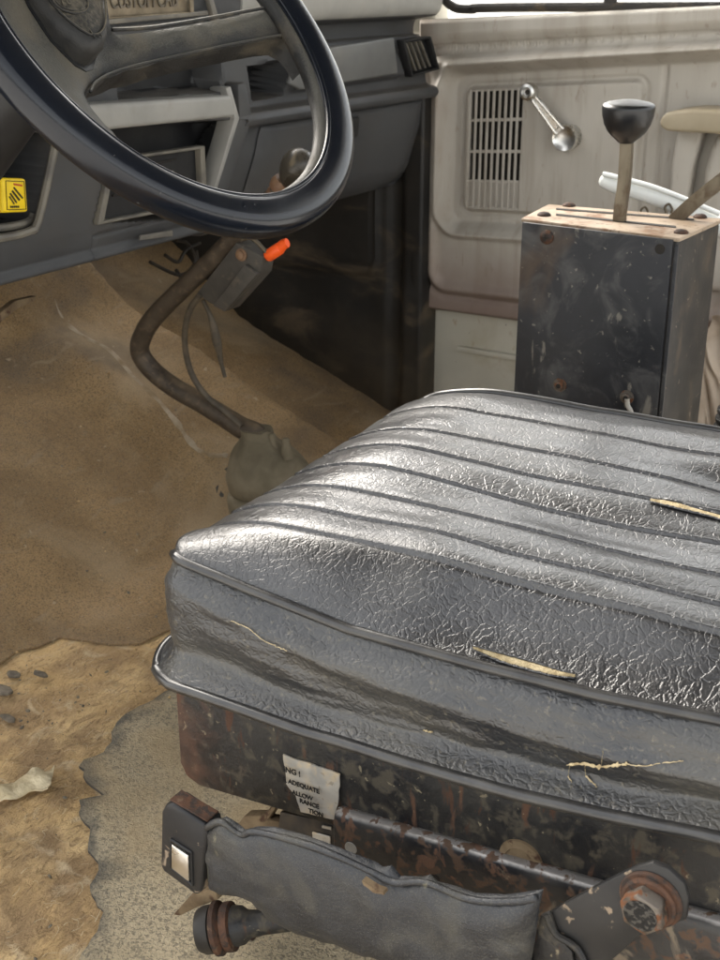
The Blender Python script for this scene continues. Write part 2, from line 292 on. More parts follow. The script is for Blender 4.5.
def smooth_path(pts, k=8, closed=False):
    pts = [Vector(p) for p in pts]; n = len(pts); out = []
    rngi = range(n if closed else n-1)
    for i in rngi:
        if closed: p0, p1, p2, p3 = pts[i-1], pts[i], pts[(i+1) % n], pts[(i+2) % n]
        else: p0, p1, p2, p3 = pts[max(i-1, 0)], pts[i], pts[i+1], pts[min(i+2, n-1)]
        for j in range(k):
            t = j/k
            out.append(.5*((2*p1)+(p2-p0)*t+(2*p0-5*p1+4*p2-p3)*t*t+(3*p1-p0-3*p2+p3)*t**3))
    if not closed: out.append(pts[-1])
    return out
def add_tube(bm, pts, r, seg=12, closed=False, flat=1.0, caps=True, upv=None):
    """r: number or function of t in 0..1; flat squashes one axis"""
    pts = [Vector(p) for p in pts]; n = len(pts); rings = []
    prevu = None
    for i, p in enumerate(pts):
        a = pts[(i-1) % n] if (closed or i > 0) else p; b = pts[(i+1) % n] if (closed or i < n-1) else p
        t = (b-a).normalized()
        if prevu is None:
            u = Vector(upv) if upv is not None else (V(0, 0, 1) if abs(t.z) < .9 else V(1, 0, 0))
        else: u = prevu
        u = (u-t*u.dot(t)).normalized(); prevu = u; v = t.cross(u)
        rr = r(i/(n-1 if n > 1 else 1)) if callable(r) else r
        rings.append([bm.verts.new(p+(u*math.cos(2*math.pi*k/seg)+v*math.sin(2*math.pi*k/seg)*flat)*rr) for k in range(seg)])
    m_ = n if closed else n-1
    for i in range(m_):
        A, B = rings[i], rings[(i+1) % n]
        for k in range(seg): bm.faces.new((A[k], A[(k+1) % seg], B[(k+1) % seg], B[k]))
    if not closed and caps:
        bm.faces.new(rings[0][::-1]); bm.faces.new(rings[-1])
def add_lathe(bm, c, axis, prof, seg=32):
    """prof: (radius, height along axis)"""
    axis = Vector(axis).normalized(); c = Vector(c)
    u = axis.orthogonal().normalized(); v = axis.cross(u); rings = []
    for r, h in prof:
        if r < 1e-6: rings.append([bm.verts.new(c+axis*h)])
        else: rings.append([bm.verts.new(c+axis*h+(u*math.cos(2*math.pi*k/seg)+v*math.sin(2*math.pi*k/seg))*r) for k in range(seg)])
    for A, B in zip(rings, rings[1:]):
        for k in range(seg):
            k2 = (k+1) % seg
            if len(A) == 1 and len(B) == 1: continue
            if len(A) == 1: bm.faces.new((A[0], B[k2], B[k]))
            elif len(B) == 1: bm.faces.new((A[k], A[k2], B[0]))
            else: bm.faces.new((A[k], A[k2], B[k2], B[k]))
    if len(rings[0]) > 1: bm.faces.new(rings[0][::-1])
    if len(rings[-1]) > 1: bm.faces.new(rings[-1])
def add_hex(bm, c, axis, r, h, bev=.001):
    axis = Vector(axis).normalized(); u = axis.orthogonal().normalized(); v = axis.cross(u); c = Vector(c)
    add_prism(bm, [c+(u*math.cos(k*math.pi/3)+v*math.sin(k*math.pi/3))*r for k in range(6)], axis*h, bev)
def grid(bm, nx, ny, fn, mi=None):
    vs = [[bm.verts.new(fn(i, j)) for j in range(ny)] for i in range(nx)]
    for i in range(nx-1):
        for j in range(ny-1):
            f = bm.faces.new((vs[i][j], vs[i+1][j], vs[i+1][j+1], vs[i][j+1]))
            if mi: f.material_index = mi(i, j)
    return vs
def densify(poly, step, jag=0, seed=0):
    out = []; n = len(poly)
    for i in range(n):
        a, b = Vector(poly[i]), Vector(poly[(i+1) % n]); d = (b-a).length; k = max(1, int(d/step)); nr = Vector((-(b-a).y, (b-a).x)).normalized()
        for j in range(k):
            p = a.lerp(b, j/k)
            if jag: p = p+nr*(N(p.x*1.0, p.y, seed, 1/(step*3))*jag+N(p.x, p.y, seed+5, 1/(step*1.3))*jag*.5)
            out.append(p)
    return out
def filled(bm, poly, step, fn, thick, jag=0, round_=0.0, mi_side=0, back=True):
    """2D outline -> triangulated sheet with inner points; fn(u,v,edge) -> (point, unit normal); extruded back by thick"""
    P = densify(poly, step, jag); n = len(P)
    xs = [p.x for p in P]; ys = [p.y for p in P]; pts = list(P)
    tup = [(p.x, p.y) for p in P]
    x = min(xs)+step/2
    while x < max(xs):
        y = min(ys)+step/2
        while y < max(ys):
            q = (x+random.uniform(-.2, .2)*step, y+random.uniform(-.2, .2)*step)
            if sd_poly(q, tup) < -step*.55: pts.append(Vector(q))
            y += step
        x += step
    r = geometry.delaunay_2d_cdt([Vector((p.x, p.y)) for p in pts], [(i, (i+1) % n) for i in range(n)], [list(range(n))], 1, 1e-7)
    vco, ved, fac = r[0], r[1], r[2]
    front = []; bk = []; lay = bm.verts.layers.float.get('edge') or bm.verts.layers.float.new('edge')
    for p in vco:
        e = -sd_poly((p.x, p.y), tup)
        pos, nr = fn(p.x, p.y, max(0, e))
        drop = 0
        if round_ and e < round_: drop = round_*(1-math.sqrt(max(0, 1-(1-e/round_)**2)))
        front.append(bm.verts.new(pos-nr*drop)); front[-1][lay] = e; bk.append(bm.verts.new(pos-nr*max(thick, drop+1e-4)) if back else None)
    cnt = {}
    for f in fac:
        bm.faces.new([front[i] for i in f])
        if back: bm.faces.new([bk[i] for i in f[::-1]])
        for a, b in zip(f, f[1:]+f[:1]): cnt[(min(a, b), max(a, b))] = cnt.get((min(a, b), max(a, b)), [])+[(a, b)]
    if back:
        for k, v in cnt.items():
            if len(v) == 1:
                a, b = v[0]; fc = bm.faces.new((front[b], front[a], bk[a], bk[b])); fc.material_index = mi_side
def text(name, body, size, origin, xdir, ydir, material, parent, ext=.0006, bold=0, align='LEFT', spacing=1.0, shear=0, sx=1.0):
    cu = bpy.data.curves.new(name, 'FONT'); cu.body = body; cu.size = size; cu.extrude = ext; cu.align_x = align; cu.space_character = spacing; cu.shear = shear; cu.offset = bold
    cu.materials.append(M[material])
    o = bpy.data.objects.new(name, cu); COL.objects.link(o)
    xd = Vector(xdir).normalized(); zd = xd.cross(Vector(ydir)).normalized(); yd = zd.cross(xd)
    mm = Matrix((xd, yd, zd)).transposed().to_4x4(); mm.translation = Vector(origin)
    if parent:
        o.parent = parent
        mm.translation = Vector(origin)-(parent.location if parent.type == 'EMPTY' else V(0, 0, 0))
    mm = mm @ Matrix.Diagonal((sx, 1, 1, 1))
    bpy.context.view_layer.update()
    me = bpy.data.meshes.new_from_object(o); bpy.data.objects.remove(o)
    if not me.materials: me.materials.append(M[material])
    o = bpy.data.objects.new(name, me); COL.objects.link(o)
    if parent: o.parent = parent
    o.matrix_local = mm
    return o

# ================================================================== SETTING
gb = bmesh.new(); add_box(gb, (-60, -60, -.9), (60, 90, -.65), 0)
structure(finish('ground', gb, 'ground', smooth=False))

def soft(d, k=.02): return (d+math.sqrt(d*d+k))/2-math.sqrt(k)/2*math.exp(-abs(d)*6)
def zf(x, y):
    """cab floor: flat, then toe board rising to the front, with the tunnel hump between the two footwells"""
    def base(q): return .40*soft(-1.10-q)+.45*soft(-1.55-q)
    far = sstep(1.715, 1.76, y)
    h = base(x)*(1-far)+(base(x)-.045)*far
    h += .05*sstep(1.41, 1.50, y)*(1-far)*sstep(-.75, -1.05, x)
    h += .004*N(x, y, 0, 6)+.0025*N(x, y, 3, 17)
    return h
def zn(x, y):
    e = .004
    return Vector((zf(x-e, y)-zf(x+e, y), zf(x, y-e)-zf(x, y+e), 2*e)).normalized()
bm = bmesh.new()
nx, ny = 460, 370
def ff(i, j):
    x = -2.0+2.3*i/(nx-1); y = .30+1.80*j/(ny-1)
    return (x, y, zf(x, y)+(.003*N(x, y, 8, 22)+.0022*N(x, y, 2, 60)+.0012*N(x, y, 5, 120))*sstep(-1.15, -1.0, x)*(1-sstep(.70, .76, y)*sstep(-.62, -.58, x)))
grid(bm, nx, ny, ff)
structure(finish('floor', bm, 'felt', angle=80))

def drape(off, puff=0):
    def fn(u, v, e):
        n = zn(u, v)
        return Vector((u, v, zf(u, v)))+n*(off+puff*N(u, v, 4, 25)), n
    return fn
def fl(pts, z=0.0): return [tuple(AZ(x, y, z).xy) for x, y in pts]
# dusty rubber mat over the toe board: rear edge runs along the torn line in the photo
edge = fl([(0, 668), (18, 655), (38, 650), (60, 641), (85, 645), (110, 649), (140, 648), (175, 632)])
edge2 = [(-.80, 1.30), (-.60, 1.5), (-.2, 1.5), (-.2, 2.06), (-1.97, 2.06), (-1.97, .34), (-1.30, .50)]
bm = bmesh.new(); filled(bm, edge+edge2, .02, drape(.007), .006, jag=.003, round_=.003)
t = finish('rubber_mat', bm, 'mat', angle=60)
tag(t, 'brown dusty rubber mat covering the footwell and sloping toe board under the dashboard', 'floor mat')
# crack line lying on the felt in front of the mat edge: a curled strip of mat
# pale worn crest where the mat folds over the tunnel
cr = []
for x, y in [(55, 300), (62, 318), (85, 338), (110, 352), (135, 378), (160, 402), (178, 424), (196, 450), (215, 458), (228, 457)]:
    d = ray(x, y); k = .6
    for _ in range(400):
        p = CAM+d/F*k
        if p.z < zf(p.x, p.y)+.008: break
        k += .006
    cr.append(p)
bm = bmesh.new()
pth = smooth_path(cr, 6); rows = []
for i, p in enumerate(pth):
    a = pth[max(0, i-1)]; b = pth[min(len(pth)-1, i+1)]; tdir = (b-a).normalized(); n = zn(p.x, p.y); s = tdir.cross(n)
    wd = .0055*(1+1.2*N(i*.41, 0, 0))*min(1, i/8+.2)*min(1, (len(pth)-1-i)/6+.3)
    row = []
    for q, hh in ((-1, 0), (-.5, .0025), (0, .0032), (.5, .0025), (1, 0)):
        c = p+s*wd*q; row.append(bm.verts.new((c.x, c.y, zf(c.x, c.y)+.0068+hh)))
    rows.append(row)
for A, B in zip(rows, rows[1:]):
    for k in range(4): bm.faces.new((A[k], A[k+1], B[k+1], B[k]))
finish('worn_crease', bm, 'crest', t, angle=80)
# pebbled mat remnant beside the seat
pb = fl([(77, 772), (84, 764), (103, 757), (114, 742), (116, 728), (140, 712), (165, 698), (215, 682), (330, 640)])+[(-.62, 1.15), (-.05, 1.15), (-.05, .42)]+fl([(60, 1010), (82, 960), (96, 938), (104, 918), (92, 893), (96, 872), (88, 852), (92, 836), (78, 822), (80, 808), (106, 803), (92, 793)])
bm = bmesh.new(); filled(bm, pb, .009, drape(.0065, .0012), .006, jag=.007, round_=.0025, mi_side=1)
tag(finish('torn_floor_mat', bm, 'pebble', angle=60, mats=['matback']), 'grey tan pebbled floor mat with a ragged torn edge beneath the seat', 'floor mat')
# torn pale liner scrap at the left edge
sc = fl([(-12, 800), (10, 796), (34, 784), (58, 783), (52, 795), (49, 808), (30, 805), (12, 814), (-14, 812)])
bm = bmesh.new()
filled(bm, sc, .006, lambda u, v, e: (Vector((u, v, zf(u, v)+.010+.010*abs(N(u, v, 2, 45))+.006*N(u, v, 6, 90))), Vector((0, 0, 1))), .0015, jag=.003)
tag(finish('liner_scrap', bm, 'scrap', angle=80), 'torn cream scrap of liner lying on the ochre felt', 'scrap')
# chips of broken mat near the left edge
for i, (x, y, r, lab) in enumerate([(14, 675, .011, 'largest broken mat chip lying by the torn mat edge'), (2, 690, .012, 'broken mat chip at the left edge below the largest chip'), (8, 719, .008, 'small dark chip lying alone on the ochre felt'), (40, 674, .008, 'narrow curled chip beside the largest broken mat chip')]):
    p = AZ(x, y, .008); bm = bmesh.new(); ang = i*1.3; out = []
    for k in range(7):
        a = ang+k*2*math.pi/7; rr = r*(.65+.5*random.random()); out.append((p.x+math.cos(a)*rr*1.4, p.y+math.sin(a)*rr*.8, zf(p.x, p.y)+.003+random.random()*.003))
    add_prism(bm, out, (0, 0, .004), .001)
    tag(finish('mat_chip', bm, 'grit', angle=30), lab, 'debris', 'broken chips of floor mat')

# loose grit and crumbs over the floor: too many to count
bm = bmesh.new(); rg = random.Random(5)
for k in range(650):
    u = rg.random()
    x, y = (rg.uniform(-1.25, -.65), rg.uniform(.55, 1.2)) if u < .65 else (rg.uniform(-1.5, -.95), rg.uniform(.8, 1.6))
    if u < .3: x, y = rg.gauss(-1.0, .08), rg.gauss(.86, .10)
    if x > -.62 and y > .66: continue
    r = .0006+.0018*rg.random()**3; z = zf(x, y)+.0075 if y+.6*x > .45 else zf(x, y)+.004
    mt = Matrix.Translation((x, y, z)) @ Matrix.Rotation(rg.random()*6, 4, Vector((rg.random(), rg.random(), rg.random()+.1))) @ Matrix.Diagonal((r*(1+rg.random()), r, r*.6, 1))
    bmesh.ops.create_icosphere(bm, subdivisions=1, radius=1, matrix=mt)
    for f in bm.faces[-20:]: f.material_index = k % 3
g_ = finish('floor_grit', bm, 'grit', smooth=False, mats=['felt', 'pebble']); g_['kind'] = 'stuff'

# loose fibres standing off the felt
bm = bmesh.new()
for k in range(5200):
    x, y = rg.uniform(-1.25, -.55), rg.uniform(.50, 1.12)
    e_ = sd_poly((x, y), edge+edge2)
    if e_ < .004 or (e_ > .05 and rg.random() < .25): continue
    if sd_poly((x, y), pb) < .003: continue
    a = rg.gauss(.7, .7); ln = .006+.016*rg.random()**2; z0 = zf(x, y)+.003; wv = rg.uniform(-1.2, 1.2); rowp = None
    for s_ in range(5):
        t_ = s_/4; aa = a+wv*t_; px_ = x+math.cos(aa)*ln*t_; py_ = y+math.sin(aa)*ln*t_; pz_ = zf(px_, py_)+.0025+.003*N(px_, py_, 8, 22)+.0025*math.sin(math.pi*t_)*rg.random()
        sx_, sy_ = -math.sin(aa)*.00028*(1-.6*t_), math.cos(aa)*.00028*(1-.6*t_)
        cur_ = (bm.verts.new((px_+sx_, py_+sy_, pz_)), bm.verts.new((px_-sx_, py_-sy_, pz_)))
        if rowp: f = bm.faces.new((rowp[0], rowp[1], cur_[1], cur_[0])); f.material_index = (k*7) % 4 % 3
        rowp = cur_
g_ = finish('felt_fibres', bm, 'felt', mats=['scrap', 'mat']); g_['kind'] = 'stuff'

# bulkhead in front of the feet, side kick panel
bm = bmesh.new(); add_box(bm, (-2.06, .3, -.05), (-2.0, 2.1, .80), .004)
tag(finish('bulkhead', bm, 'footwell'), 'black bulkhead panel deep in the footwell behind the toe board', 'bulkhead')
KX = AY(419, 300, 2.05).x
kp = thing('kick_panel', 'black dirt streaked side panel between dashboard and passenger door', 'side panel', (KX, 2.05, 0))
bm = bmesh.new()
ax0, az0 = AY(378, 276, 2.05).x, AY(378, 276, 2.05).z
def kf(i, j):
    x = -2.0+(KX+2.0)*i/149; z = -.02+.62*j/79
    d = sd_rrect(x, z, -2.4, ax0, az0, 1.2, .03)
    y = 2.05-.006*(1-sstep(-.002, .004, d)) + .004*(1-sstep(0, .004, abs(d+.012)))
    y += .006*sstep(KX-.075, KX-.06, x)-.012*sstep(KX-.045, KX-.03, x)+.004*N(x, z, 1, 9)
    return (x, y, z)
grid(bm, 150, 80, kf)
finish('panel_face', bm, 'footwell', kp, angle=50)
bm = bmesh.new(); add_box(bm, (KX-.02, 2.045, -.02), (KX+.006, 2.12, .62), .006, 3); finish('edge_strip', bm, 'footwell', kp)

# ================================================================== PASSENGER DOOR
DY = 2.10
SV = [(.18, 0.0), (.41, .05), (.65, .085), (.80, .03)]
def duv(px, py, Y=DY):
    p = AY(px, py, Y); v = p.z
    for _ in range(6): v = p.z-interp(SV, v)*(p.x+1.05)
    return p.x, v
def dxz(u, v): return u, v+interp(SV, v)*(u+1.05)
door = thing('passenger_door', 'worn beige moulded door panel with speaker slots and chrome window winder', 'car door', (-.6, DY, 0))
uL = duv(424, 200)[0]; vT = duv(560, 13)[1]; vB = duv(470, 313)[1]; uR = .25
fuL, fvT = duv(448, 200)[0], duv(560, 63)[1]; fvB = duv(480, 228)[1]
buL, bvT = duv(466, 150)[0], duv(560, 83)[1]; buR, bvB = duv(640, 150)[0], duv(500, 212)[1]
seam = duv(660, 140)[0]
guL, gvT = duv(470.5, 150)[0], duv(497, 89)[1]; guR, gvB = duv(523.5, 150)[0], duv(497, 208)[1]
clL, clB = duv(431, 200)[0], duv(480, 297)[1]
rib0, rib1 = duv(600, 46)[1], duv(600, 35)[1]
bel0, bel1 = duv(600, 60)[1], duv(600, 48)[1]
silv = duv(600, 30)[1]
print('door', uL, vT, vB, 'field', fuL, fvT, fvB, 'box', buL, buR, bvT, bvB, 'grille', guL, guR, gvT, gvB)
def dh(u, v):
    h = .020
    d = sd_rrect(u, v, fuL, 1.0, fvB, fvT, .035)
    h -= .020*(1-sstep(-.014, .002, d))                    # recessed field
    h += .011*math.exp(-((d-.010)/.007)**2)                # rolled bead round the field
    d2 = sd_rrect(u, v, buL, buR, bvB, bvT, .016)
    h += .010*(1-sstep(-.005, .001, d2))-.004*math.exp(-((d2-.004)/.004)**2)
    h -= .006*math.exp(-((u-seam)/.004)**2)*sstep(fvB-.02, fvB+.01, v)*sstep(fvT, fvT-.02, v)
    d3 = sd_rrect(u, v, clL, 1.0, clB, 1.2, .05)
    h -= .006*math.exp(-(d3/.006)**2)*sstep(fvT+.02, fvT-.06, v)
    h += .010*math.exp(-((d3+.016)/.010)**2)*sstep(fvT+.02, fvT-.06, v)
    h += .022*math.exp(-((v-(bel0+bel1)/2)/.013)**2)*sstep(uL-.0, uL+.05, u)   # belt moulding
    if rib0 < v < rib1: h += .0012*math.sin(u*2*math.pi/.006)-.003
    h += .018*sstep(silv-.02, silv+.01, v)
    if guL < u < guR and gvB < v < gvT: h -= .014
    return h
bm = bmesh.new(); nu, nv = 520, 300
def df(i, j):
    u = uL+(uR-uL)*(i/(nu-1))**1.35; v = vB+(vT-vB)*j/(nv-1)
    x, z = dxz(u, v); e = min(u-uL, v-vB, vT-v); h = dh(u, v)-(.012*(1-min(1, e/.008))**2)
    return (x, DY-h, z)
grid(bm, nu, nv, df)
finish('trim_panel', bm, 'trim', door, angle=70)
bm = bmesh.new(); add_box(bm, (uL-.04, DY+.008, -.12), (uR, DY+.05, vT-.02), .004)
add_box(bm, (uL+.08, DY-.004, .125), (uR, DY+.006, .135), .002)
finish('door_shell', bm, 'doormetal', door)
# speaker grille: bars over a dark recess
bm = bmesh.new()
ncol = 9; pw = (guR-guL)/ncol
rowpx = [89, 119.5, 151, 181, 208]; rowv = [duv(497, y)[1] for y in rowpx]
def gbar(u0, u1, v0, v1, d0=.0005, thick=.004):
    h0 = DY-.008-d0
    P = [dxz(u0, v0), dxz(u1, v0), dxz(u1, v1), dxz(u0, v1)]
    add_prism(bm, [(x, h0, z) for x, z in P], (0, thick, 0), .0012, 1)
for k in range(ncol+1):
    c = guL+pw*k; gbar(c-pw*.21, c+pw*.21, gvB-.002, gvT+.002, .001)
for k, v in enumerate(rowv):
    gbar(guL-.002, guR+.002, v-.0028, v+.0028, .0003)
P = [dxz(guL, gvB), dxz(guR, gvB), dxz(guR, rowv[3]), dxz(guL, rowv[3])]
add_prism(bm, [(x, DY-.0045, z) for x, z in P], (0, .003, 0))
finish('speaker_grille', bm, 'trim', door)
bm = bmesh.new(); P = [dxz(guL-.002, rowv[3]), dxz(guR+.002, rowv[3]), dxz(guR+.002, gvT+.002), dxz(guL-.002, gvT+.002)]
add_prism(bm, [(x, DY+.001, z) for x, z in P], (0, .004, 0)); finish('grille_backing', bm, 'slot', door, smooth=False)
# window winder
a = AY(565, 138, DY-.035); b = AY(529, 92, DY-.05)
bm = bmesh.new(); ax = V(0, -1, 0)
add_lathe(bm, V(a.x, DY-.004, a.z), ax, [(.019, 0), (.021, .004), (.021, .022), (.023, .026), (.0235, .032), (.021, .037), (.017, .034), (.010, .031), (.0001, .031)], 36)
wd = finish('window_winder', bm, 'chrome', door)
bm = bmesh.new(); n = (b-a).normalized(); s = n.cross(ax).normalized()
p0, p1 = a+n*.014, b-n*.010
for sg in (-1, 1): add_tube(bm, [p0+s*.0075*sg, p1+s*.004*sg], .0035, 10)
add_prism(bm, [p0+s*.007, p1+s*.004, p1-s*.004, p0-s*.007], ax*.002)
finish('winder_arm', bm, 'chrome', wd)
bm = bmesh.new(); add_lathe(bm, b+V(0, .012, 0), ax, [(.010, 0), (.0145, .004), (.0155, .012), (.0135, .022), (.009, .024), (.006, .019), (.0001, .018)], 30); wk = finish('winder_knob', bm, 'chrome', wd)
bm = bmesh.new(); add_lathe(bm, b-V(0, .0065, 0), ax, [(.0045, 0), (.0045, .001), (.0001, .001)], 16); finish('knob_screw', bm, 'slot', wk)
# armrest
ar = AY(664, 120, DY-.06); bm = bmesh.new()
zt, zb = AY(690, 109, DY-.06).z, AY(690, 131, DY-.06).z
out = [(ar.x, zb+.008), (ar.x+.012, zb), (.25, zb+.004), (.25, zt+.012), (ar.x+.05, zt+.002), (ar.x+.012, zt-.004), (ar.x+.002, zt-.012)]
add_prism(bm, [(x, DY-.085, z) for x, z in out], (0, .09, 0), .010, 4)
arm = finish('armrest', bm, 'armrest', door)
bm = bmesh.new(); out = [(ar.x+.014, zb+.005), (ar.x+.058, zb+.005), (ar.x+.046, zb-.06), (ar.x+.04, zb-.15), (ar.x+.012, zb-.19), (ar.x+.008, zb-.06)]
add_prism(bm, [(x, DY-.03, z) for x, z in out], (0, .03, 0), .007, 3)
out = [(ar.x+.085, zb+.0), (ar.x+.25, zb), (ar.x+.25, zb-.26), (ar.x+.085, zb-.26), (ar.x+.072, zb-.22), (ar.x+.068, zb-.06), (ar.x+.074, zb-.025)]
add_prism(bm, [(x, DY-.045, z) for x, z in out], (0, .05, 0), .014, 4)
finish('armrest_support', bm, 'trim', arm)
# window frame, seal, glass
sl0 = AY(440, -14, DY); 
wz = AY(560, 11, DY).z
wx0 = AY(444, 0, DY).x; divx = AY(612, 0, DY).x
bm = bmesh.new()
path = [(wx0+.30, 1.32), (wx0+.12, 1.20), (wx0-.005, wz+.06), (wx0+.003, wz+.025), (wx0+.022, wz+.006), (wx0+.06, wz+.001), (wx0+.2, wz+.006), (.25, wz+.02)]
add_tube(bm, smooth_path([(x, DY-.012, z) for x, z in path], 6), .008, 10)
add_tube(bm, [(divx, DY-.008, wz), (divx+.01, DY-.008, 1.32)], .012, 10, flat=.8, upv=(1, 0, 0))
finish('window_seal', bm, 'rubberseal', door)
bm = bmesh.new()
add_prism(bm, [(x, DY+.012, z) for x, z in [(wx0, wz), (.25, wz), (.25, 1.32), (wx0+.3, 1.32), (wx0+.12, 1.2), (wx0, wz+.08)]], (0, .004, 0)); finish('window_glass', bm, 'glass', door, smooth=False)
bm = bmesh.new()
add_prism(bm, [(x, DY-.015, z) for x, z in [(uL-.03, vT-.03), (wx0-.01, vT-.03), (wx0-.012, wz+.07), (wx0+.11, 1.21), (wx0+.3, 1.33), (wx0+.25, 1.37), (wx0+.02, 1.24), (uL-.08, wz+.1)]], (0, .06, 0), .008, 3)
add_prism(bm, [(x, DY-.015, z) for x, z in [(wx0+.26, 1.325), (.3, 1.325), (.3, 1.38), (wx0+.26, 1.38)]], (0, .06, 0), .008, 3)
finish('upper_frame', bm, 'doormetal', door)
# unseen cab roof, added to shade the seat and darken its reflections
bm = bmesh.new()
def rf(i, j):
    x = -1.15+1.55*i/30; y = .30+1.84*j/30
    return (x, y, 1.42+.05*math.sin(math.pi*j/30)-.06*sstep(-.9, -1.15, x))
grid(bm, 31, 31, rf)
tag(finish('shade_roof', bm, 'roof', angle=60), 'unseen dark roof panel added above the front seats to shade them', 'roof')
# ================================================================== DASHBOARD
dash = thing('dashboard', 'dusty dark grey moulded dashboard with glovebox, vents and open cubbies', 'dashboard', (-1.2, 1.3, .4))
PP = [(-1.97, .06), (-1.30, .045), (-1.12, .03), (-1.09, .02), (-1.083, 0), (-1.085, -.045), (-1.095, -.062), (-1.135, -.070), (-1.14, -.092), (-1.125, -.098), (-1.115, -.15), (-1.112, -.175), (-1.092, -.181), (-1.086, -.19), (-1.092, -.199), (-1.112, -.204), (-1.118, -.25), (-1.14, -.32), (-1.165, -.350), (-1.20, -.362), (-1.55, -.34)]
PD = [(-1.97, .06), (-1.30, .045), (-1.12, .04), (-1.105, .03), (-1.10, .01), (-1.10, -.02), (-1.10, -.04), (-1.10, -.06), (-1.10, -.08), (-1.10, -.10), (-1.10, -.13), (-1.10, -.16), (-1.10, -.18), (-1.10, -.20), (-1.10, -.22), (-1.10, -.24), (-1.10, -.27), (-1.102, -.295), (-1.108, -.318), (-1.13, -.338), (-1.55, -.30)]
def prof(P, s):
    i = min(int(s), len(P)-2); t = s-i
    p0, p1, p2, p3 = P[max(i-1, 0)], P[i], P[i+1], P[min(i+2, len(P)-1)]
    f = lambda a, b, c, d: .5*(2*b+(c-a)*t+(2*a-5*b+4*c-d)*t*t+(3*b-a-3*c+d)*t**3)
    return lerp(p1[0], p2[0], t)*.4+f(p0[0], p1[0], p2[0], p3[0])*.6, lerp(p1[1], p2[1], t)*.4+f(p0[1], p1[1], p2[1], p3[1])*.6
def dyz(x, y, X=-1.1): p = AX(x, y, X); return (p.y, p.z-.8)
recs = [([dyz(*q) for q in [(112, 129), (239, 121), (220, 190), (192, 218), (96, 221), (108, 168)]], .055),
        ([dyz(*q) for q in [(-90, 130), (53, 128), (36, 231), (-90, 250)]], .09),
        ([dyz(*q, X=-1.12) for q in [(248, 68), (285, 63), (278, 94), (250, 99)]], .06),
        ([dyz(*q) for q in [(120, 60), (222, 45), (222, 90), (120, 97)]], .05)]
def dpt(s, y, off=0):
    k = sstep(1.435, 1.475, y); a, b = prof(PD, s), prof(PP, s)
    x, z = lerp(a[0], b[0], k), lerp(a[1], b[1], k)
    return x+off, z
bm = bmesh.new(); ns, nyy = 260, 420
def dfn(i, j):
    s = 20.0*i/(ns-1); y = .45+(2.045-.45)*j/(nyy-1)
    x, z = dpt(s, y)
    if 4 < s < 19:
        for poly, dep in recs:
            d = sd_poly((y, z), poly)
            if d < .004: x -= dep*(1-sstep(-.003, .003, d))
        # seam of the lower lid under the heater panel, raised passenger panel
        sm = dyz(97, 236); 
        x -= .004*math.exp(-((z-(sm[1]-.0))/.002)**2)*sstep(sm[0]-.002, sm[0]+.002, y)*(1-sstep(1.44, 1.45, y))
        x -= .004*math.exp(-((y-sm[0])/.002)**2)*sstep(sm[1]+.002, sm[1]-.002, z)
        d = sd_rrect(y, z, 1.615, 1.965, -.165, -.108, .012)
        x += .016*(1-sstep(-.012, .0, d))
    return (x, y, .8+z)
def dmi(i, j):
    y = .45+(2.045-.45)*(j+.5)/(nyy-1); x, z = dpt(20.0*(i+.5)/(ns-1), y)
    return 1 if 4 < 20.0*i/(ns-1) < 19 and any(sd_poly((y, z), poly) < -.002 for poly, dep in recs) else 0
grid(bm, ns, nyy, dfn, dmi)
body = finish('dash_body', bm, 'dash', dash, angle=50, mats=['black'])
# end cap towards the door
bm = bmesh.new(); pts = [dpt(k*.25, 2.0) for k in range(8, 81)]
add_prism(bm, [(x-.001, 2.045, .8+z) for x, z in pts], (0, .014, 0)); finish('end_cap', bm, 'dash', dash)
# pale top lip above the passenger's parcel shelf
bm = bmesh.new(); py0, py1 = 1.47, 2.055; lip = [dpt(1.5+k*.25, 2.0) for k in range(0, 21)]
la = [(x+.003, z+.002) for x, z in lip]+[(lip[-1][0], lip[-1][1]), (lip[-1][0]-.02, lip[-1][1]+.01), (lip[0][0], lip[0][1]-.02)]
add_prism(bm, [(x, py0, .8+z) for x, z in la], (0, py1-py0, 0), .0); finish('top_lip', bm, 'shelf', dash, angle=40)
# raised passenger panel facing
bm = bmesh.new()
out = [dyz(*q, X=-1.093) for q in [(298, 52), (393, 37), (397, 74), (300, 90), (288, 84)]]
add_prism(bm, [(-1.10, y, .8+z) for y, z in out], (.010, 0, 0), .004, 3); finish('parcel_panel', bm, 'dash_grey', dash)
# glovebox lid following the lower profile
bm = bmesh.new()
def glid(i, j):
    s = 15.0+3.3*i/30; yT = lerp(1.545, 1.50, i/30); yR = lerp(2.04, 2.02, i/30); y = lerp(yT, yR, j/30)
    x, z = dpt(s, 2.0); e = min(i, 30-i, j, 30-j); return (x+.008-(.006 if e == 0 else .0015 if e == 1 else 0), y, .8+z-.001)
grid(bm, 31, 31, glid); lid = finish('glovebox_lid', bm, 'dash', dash, angle=40)
bm = bmesh.new(); q = [AX(x, y, -1.104) for x, y in [(345, 119), (357, 116), (356, 136), (346, 141)]]
add_prism(bm, q, (.005, 0, 0), .0015); fr_ = finish('lid_catch', bm, 'black', lid)
bm = bmesh.new(); q = [AX(x, y, -1.0985) for x, y in [(346.5, 121), (352, 119.5), (351.5, 135), (347, 137)]]
add_prism(bm, q, (.002, 0, 0)); finish('catch_pull', bm, 'bezel', fr_)
